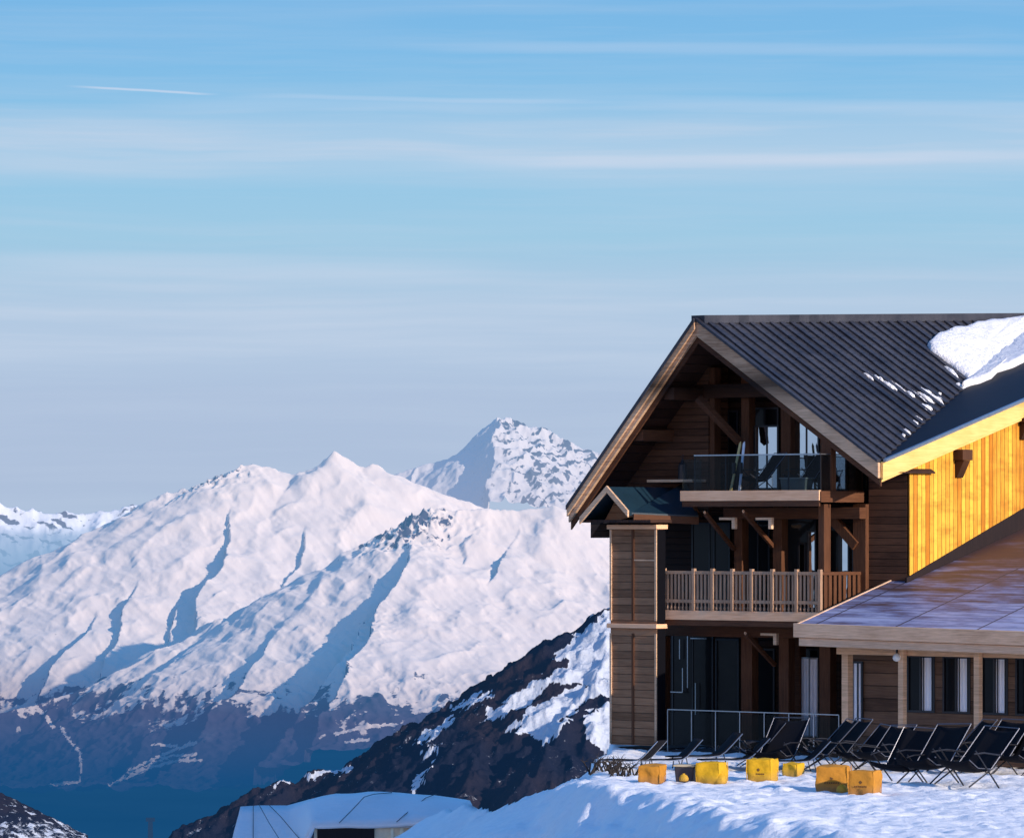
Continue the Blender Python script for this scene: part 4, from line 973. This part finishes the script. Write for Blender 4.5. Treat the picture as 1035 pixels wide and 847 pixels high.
# lantern on the parapet and skis on the upper balcony
q = pv(690, 484.5, -.35); m = MB(); m.box(pv(655,487,-.5).x, pv(701,487,-.5).x, -.55, -.005, q.z-.07, q.z-.002); part(m, 'sill', W_RAKE, .006)
ln = empty('lantern', lw((q.x, -.35, q.z)), -TH); tag(ln, 'slim black lantern standing before the log wall of the upper storey', 'lantern')
m = MB(); m.tube([(0,0,0),(0,0,.03),(0,0,.36),(0,0,.44),(0,0,.5)], [.12,.12,.11,.05,.02], 10); m.build('lantern_body', METAL_D, ln, smooth=False)
m = MB(); m.tube([(0,0,.5),(.04,0,.56),(.0,0,.62),(-.04,0,.56),(0,0,.5)], .01, 6); m.build('handle', METAL_D, ln)
for px, lean, c, nm in ((738,.10,(.55,.42,.15),'tan'),(747,-.06,(.7,.72,.75),'pale')):
    q = pv(px, 498, -1.3); sk = empty('ski', lw((q.x, -1.3, ZU)), -TH); tag(sk, f'{nm} ski standing upright on the upper balcony behind the glass', 'ski')
    m = MB(); m.prism([(-.035,0,0),(.035,0,0),(.035+lean,.25,1.15),(lean+.01,.27,1.24),(-.02+lean,.25,1.2),(-.035+lean,.25,1.15)], (0,.02,0)); m.build('ski_blade', plain(nm+'_ski', c, .4), sk)
    m = MB(); m.box(-.04+lean*.4,.04+lean*.4,.06,.12,.45,.72); m.build('binding', METAL_D, sk)
q = pv(806, 496, -1.25); pl_ = empty('planter_box', lw((q.x,-1.25,ZU)), -TH); tag(pl_, 'grey green storage tub on the upper balcony under the deck chair', 'tub')
m = MB(); m.hexa([(-.38,-.14,0),(.34,-.14,0),(.34,.14,0),(-.38,.14,0),(-.42,-.16,.30),(.38,-.16,.30),(.38,.16,.30),(-.42,.16,.30)]); m.build('tub_body', plain('green_grey_plastic', (.10,.13,.12), .5), pl_, .02)
m = MB(); m.box(-.44,.40,-.18,.18,.302,.34); m.build('lid', plain('grey_lid', (.16,.19,.18), .5), pl_, .01)

# tangle of branches under the tower
def scrub(px, py, n, seed, label, hgt=.55):
    rnd = random.Random(seed); p = gr(px, py); m = MB()
    for k in range(n):
        a = rnd.uniform(0, 2*PI); l = rnd.uniform(.25, hgt); x = rnd.uniform(-.35,.35); y = rnd.uniform(-.3,.3)
        q1 = Vector((x+math.cos(a)*l*.5, y+math.sin(a)*l*.4, l*.5+.05)); q2 = q1+Vector((math.cos(a+.7)*l*.6, math.sin(a+.7)*l*.3, rnd.uniform(-.05,.35)*l))
        m.tube([(x,y,-.05), q1, q2], [.022,.014,.004], 5)
        for j in range(3):
            b = q1.lerp(q2, rnd.random()); m.tube([b, b+Vector((rnd.uniform(-.15,.15),rnd.uniform(-.1,.1),rnd.uniform(-.02,.16)))], [.008,.003], 4)
    o = m.build('dry_shrub', plain('dark_twigs', (.025,.018,.014), .9), None); o.location = (p.x, p.y, gz(p.x,p.y)); tag(o, label, 'shrub')
scrub(611, 784, 26, 1, 'tangled dark dry shrub at the foot of the boarded tower', .34)
scrub(629, 787, 24, 2, 'low dark dry shrub left of the first yellow pouf', .32)
# plinth under the tower
b = MB(); b.box(t0+.1, t1+.1, VT+.15, 0, 0, zt0+.04); part(b, 'plinth', plain('dark_plinth', (.02,.018,.02), .9))
b = MB(); b.box(UT, uR0, VT+.2, VW, .0, .06); part(b, 'ground_floor', plain('dark_paving', (.03,.025,.03), .9))

# ------------------------------------------------------------------ snow covered hut, lower left
YH = 140.
def hp(px, py, Y=YH): return Vector(((px-CX)/F*Y, Y, (HY-py)/F*Y+H))
hut = empty('hut', hp(350, 860)); tag(hut, 'low hut with a strapped snow covered roof at the bottom below the bank', 'hut'); O = Vector(hut.location)
def roof_grid():
    top = [(243,815.5),(262,814.5),(290,815),(312,808),(340,801.5),(372,799.5),(405,801),(440,803),(475,808)]
    bot = [(228,880),(262,880),(298,872),(316,833),(343,832.5),(372,832),(400,831.5),(432,829),(480,829)]
    m = MB(); N = 7; K = 5; vs = []
    import mathutils
    cols = []
    for i in range(len(top)-1):
        for k in range(K):
            t = k/K; cols.append((Vector(top[i]).lerp(Vector(top[i+1]), t), Vector(bot[i]).lerp(Vector(bot[i+1]), t)))
    cols.append((Vector(top[-1]), Vector(bot[-1])))
    for a, b in cols:
        for j in range(N+1):
            t = j/N; yy = YH + 3.0 - 3.2*t
            px = a[0]*(1-t)+b[0]*t; py = a[1]*(1-t)+b[1]*t
            p = hp(px, py, yy); p.z += math.sin(t*PI)*.10 + mathutils.noise.noise(p*.9)*.06; vs.append(p-O)
    M = N+1; m.add(vs, [(i*M+j, (i+1)*M+j, (i+1)*M+j+1, i*M+j+1) for i in range(len(cols)-1) for j in range(N)])
    return m, cols
m, cols = roof_grid()
o = m.build('snowy_roof', snow_mat('hut_snow', .97, bd=.02, scale=.5), hut, smooth=True); sd = o.modifiers.new('s','SOLIDIFY'); sd.thickness = .12; sd.offset = -1
def strap(pts, name='strap'):
    m = MB(); ps = []
    for k, (px, py) in enumerate(pts):
        t = k/(len(pts)-1); p = hp(px, py, YH+3.0-3.2*t-.15); ps.append(p+Vector((0,-.03,.05))-O)
    m.tube(ps, .012, 5); m.build(name, METAL_D, hut)
strap([(396,802.5),(378,804),(368,807),(355,821),(343,833)]); strap([(441,804),(430,808),(418,818),(410,824),(401,832)])
strap([(256,816),(256,847),(256,870)]); strap([(262,815),(272,833),(284,852)]); strap([(272,815),(284,827),(300,846),(306,852)])
m = MB(); a = hp(317, 834, YH-.35)-O; b = hp(424, 830.5, YH-.35)-O
m.box(a.x, b.x, .0, 2.6, -1.2, a.z-.02); m.build('wall', plain('beige_render', (.80,.66,.46), .8), hut)
m = MB(); a2 = hp(320, 838, YH-.5)-O; b2 = hp(378, 838, YH-.5)-O; m.box(a2.x, b2.x, -.06, -.004, -1.0, a2.z+.02); m.build('window', PANE_D, hut)
m = MB(); m.box(a.x-.05, b.x+.02, -.14, -.0, a.z-.08, a.z-.025); m.build('gutter', plain('pale_gutter', (.45,.42,.38), .5), hut)
m = MB(); x3 = (hp(397, 838, YH)-O).x; m.box(x3-.06, x3+.02, -.05, -.003, -1.1, a.z-.09); m.box(x3+.2, x3+.3, -.05, -.003, -1.1, a.z-.09); m.build('trim_board', plain('pale_trim', (.90,.78,.58), .7), hut)

# faint mast down in the valley
p = Vector(((152-CX)/F*2600, 2600, (HY-880)/F*2600+H)); k = 2600/F
ms = empty('lift_pylon', p); tag(ms, 'faint blue lift pylon standing in the hazy valley', 'pylon')
tm = NT('hazy_steel'); tm = tm.done(tm.n('ShaderNodeMixShader', i_0=.85, i_1=tm.pbr((.05,.06,.08), .6), i_2=tm.n('ShaderNodeEmission', i_Color=(.006,.05,.14,1)).outputs[0]).outputs[0])
m = MB(); m.hexa([(-3.5*k,-2*k,0),(3.5*k,-2*k,0),(3.5*k,2*k,0),(-3.5*k,2*k,0),(-2.2*k,-1*k,50*k),(2.2*k,-1*k,50*k),(2.2*k,1*k,50*k),(-2.2*k,1*k,50*k)]); m.build('mast', tm, ms)
m = MB(); m.box(-4.5*k,4.5*k,-1.2*k,1.2*k,50.1*k,54*k); m.build('cross_arm', tm, ms)

# ------------------------------------------------------------------ sun, sky, camera
EL = math.radians(17.2); AZX, AZY = math.cos(math.radians(45)), -math.sin(math.radians(45))
sd_ = Vector((AZX*math.cos(EL), AZY*math.cos(EL), math.sin(EL))).normalized()
L = bpy.data.lights.new('sun', 'SUN'); L.energy = 5.0; L.angle = math.radians(.5); L.color = (1, .87, .74)
lo = bpy.data.objects.new('sun', L); COL.objects.link(lo); lo.rotation_euler = sd_.to_track_quat('Z', 'Y').to_euler()

W = bpy.data.worlds.new('World'); S.world = W; W.use_nodes = True; nt = W.node_tree; nt.nodes.clear()
class WT(NT):
    def __init__(s): s.t = nt; s.out = nt.nodes.new('ShaderNodeOutputWorld')
w = WT()
sky = w.n('ShaderNodeTexSky', sky_type='NISHITA', sun_disc=False); sky.sun_elevation = EL; sky.sun_rotation = math.atan2(AZX, AZY); sky.altitude = 2000; sky.air_density = 1.2; sky.dust_density = .3; sky.ozone_density = 2.5
co = w.coord('Generated'); sp = w.n('ShaderNodeSeparateXYZ', i_0=co); z = sp.outputs[2]
def el(py): return (HY-py)/F*.994
e01 = w.n('ShaderNodeMapRange', i_0=z, i_1=el(560), i_2=el(-40)).outputs[0]
def c8(r,g,b): return tuple(((x/255+.055)/1.055)**2.4 if x > 10 else x/255/12.92 for x in (r,g,b))
def ee(py): return (560-py)/600
base = w.ramp(e01, [(0,c8(171,191,218)), (ee(480),c8(174,192,219)), (ee(400),c8(175,194,221)), (ee(330),c8(168,195,223)), (ee(240),c8(160,202,228)), (ee(160),c8(148,199,231)), (ee(60),c8(128,188,231)), (1,c8(118,180,229))])
# thin stratified cloud veils
x_over = w.n('ShaderNodeMapping', i_Vector=co, i_Scale=(9, 9, 230), i_Rotation=(0, math.radians(.0), 0)).outputs[0]
warp = w.n('ShaderNodeTexNoise', i_Vector=co, i_Scale=14.0, i_Detail=3.0)
v2 = w.n('ShaderNodeVectorMath', operation='MULTIPLY_ADD', i_0=warp.outputs[1], i_1=(.0,.0,1.2), i_2=x_over).outputs[0]
n1 = w.noise(v2, 1.0, 5, .55)
n2 = w.noise(w.n('ShaderNodeMapping', i_Vector=co, i_Scale=(26, 26, 1100)).outputs[0], 1.0, 4, .6)
veil = w.ramp(n1, [(.42,(0,0,0)), (.66,(1,1,1))]); fine = w.ramp(n2, [(.54,(0,0,0)), (.72,(1,1,1))])
def band(py, hw):                        # soft band of cloud round an elevation
    d = w.math('DIVIDE', w.math('ABSOLUTE', w.math('SUBTRACT', z, el(py))), hw/F)
    return w.math('SUBTRACT', 1.0, w.math('MULTIPLY', d, d), clamp=True)
bands = w.math('MAXIMUM', w.math('MULTIPLY', band(147, 44), .70), w.math('MULTIPLY', band(325, 70), .62))
f = w.math('ADD', w.math('MULTIPLY', bands, w.math('ADD', w.math('MULTIPLY', veil, .35), .60)), w.math('MULTIPLY', veil, .16))
f = w.math('ADD', f, w.math('MULTIPLY', fine, .06), clamp=True)
lo_sky = w.mix(f, base, c8(197,212,232))
# a short bright contrail and two long streaks; x along the view azimuth
xa = w.math('DIVIDE', sp.outputs[0], sp.outputs[1])
def px_x(px): return (px-CX)/F
def streak(x0, y0, x1, y1, hw, amp):
    sl_ = (el(y1)-el(y0))/(px_x(x1)-px_x(x0))
    zl = w.math('ADD', w.math('MULTIPLY', w.math('SUBTRACT', xa, px_x(x0)), sl_), el(y0))
    zl = w.math('ADD', zl, w.math('MULTIPLY', w.math('SUBTRACT', w.noise(w.n('ShaderNodeMapping', i_Vector=co, i_Scale=(30,30,30)).outputs[0], 1.0, 3), .5), 6/F))
    d = w.math('DIVIDE', w.math('SUBTRACT', z, zl), hw/F); g = w.math('SUBTRACT', 1.0, w.math('MULTIPLY', d, d), clamp=True)
    ex = w.math('MULTIPLY', w.n('ShaderNodeMapRange', interpolation_type='SMOOTHSTEP', i_0=xa, i_1=px_x(x0), i_2=px_x(x0+(x1-x0)*.3)).outputs[0],
                w.n('ShaderNodeMapRange', interpolation_type='SMOOTHSTEP', i_0=xa, i_1=px_x(x1), i_2=px_x(x1-(x1-x0)*.25)).outputs[0])
    front = w.math('GREATER_THAN', sp.outputs[1], 0.0)
    return w.math('MULTIPLY', w.math('MULTIPLY', g, ex), w.math('MULTIPLY', front, amp))
for a in ((60,88,228,95,1.5,.50),(200,96,640,103,3,.16),(380,165,1120,157,8,.26),(330,46,1120,54,7,.16),(520,101,1160,114,9,.18),(100,106,640,104,9,.14),(-90,262,560,276,15,.16)):
    lo_sky = w.mix(streak(*a), lo_sky, c8(222,226,242))
rear = w.n('ShaderNodeMapRange', interpolation_type='SMOOTHSTEP', i_0=sp.outputs[1], i_1=-.15, i_2=-.6).outputs[0]
lo_sky = w.mix(rear, lo_sky, (.95,.66,.46))  # warm glow added behind the camera to fill the shaded facade
nish = w.mix(1.0, sky.outputs[0], (.105,.200,.285), 'MULTIPLY')
up = w.n('ShaderNodeMapRange', interpolation_type='SMOOTHSTEP', i_0=z, i_1=.12, i_2=.30).outputs[0]
col = w.mix(up, lo_sky, nish)
dn = w.n('ShaderNodeMapRange', interpolation_type='SMOOTHSTEP', i_0=z, i_1=-.005, i_2=-.08).outputs[0]
col = w.mix(dn, col, (.12,.20,.36))
bg = w.n('ShaderNodeBackground', i_Color=col, i_Strength=1.0)
nt.links.new(bg.outputs[0], w.out.inputs[0])

cam = bpy.data.cameras.new('camera'); cam.sensor_width = 36; cam.lens = 36*F/1035; cam.shift_y = (HY-423.5)/1035
cam.clip_start = 1; cam.clip_end = 200000
cobj = bpy.data.objects.new('camera', cam); COL.objects.link(cobj); cobj.location = (0,0,H); cobj.rotation_euler = (PI/2,0,0)
S.camera = cobj
S.view_settings.view_transform = 'Standard'; S.view_settings.look = 'None'; S.view_settings.exposure = 0
S.cycles.max_bounces = 6; S.cycles.transparent_max_bounces = 12
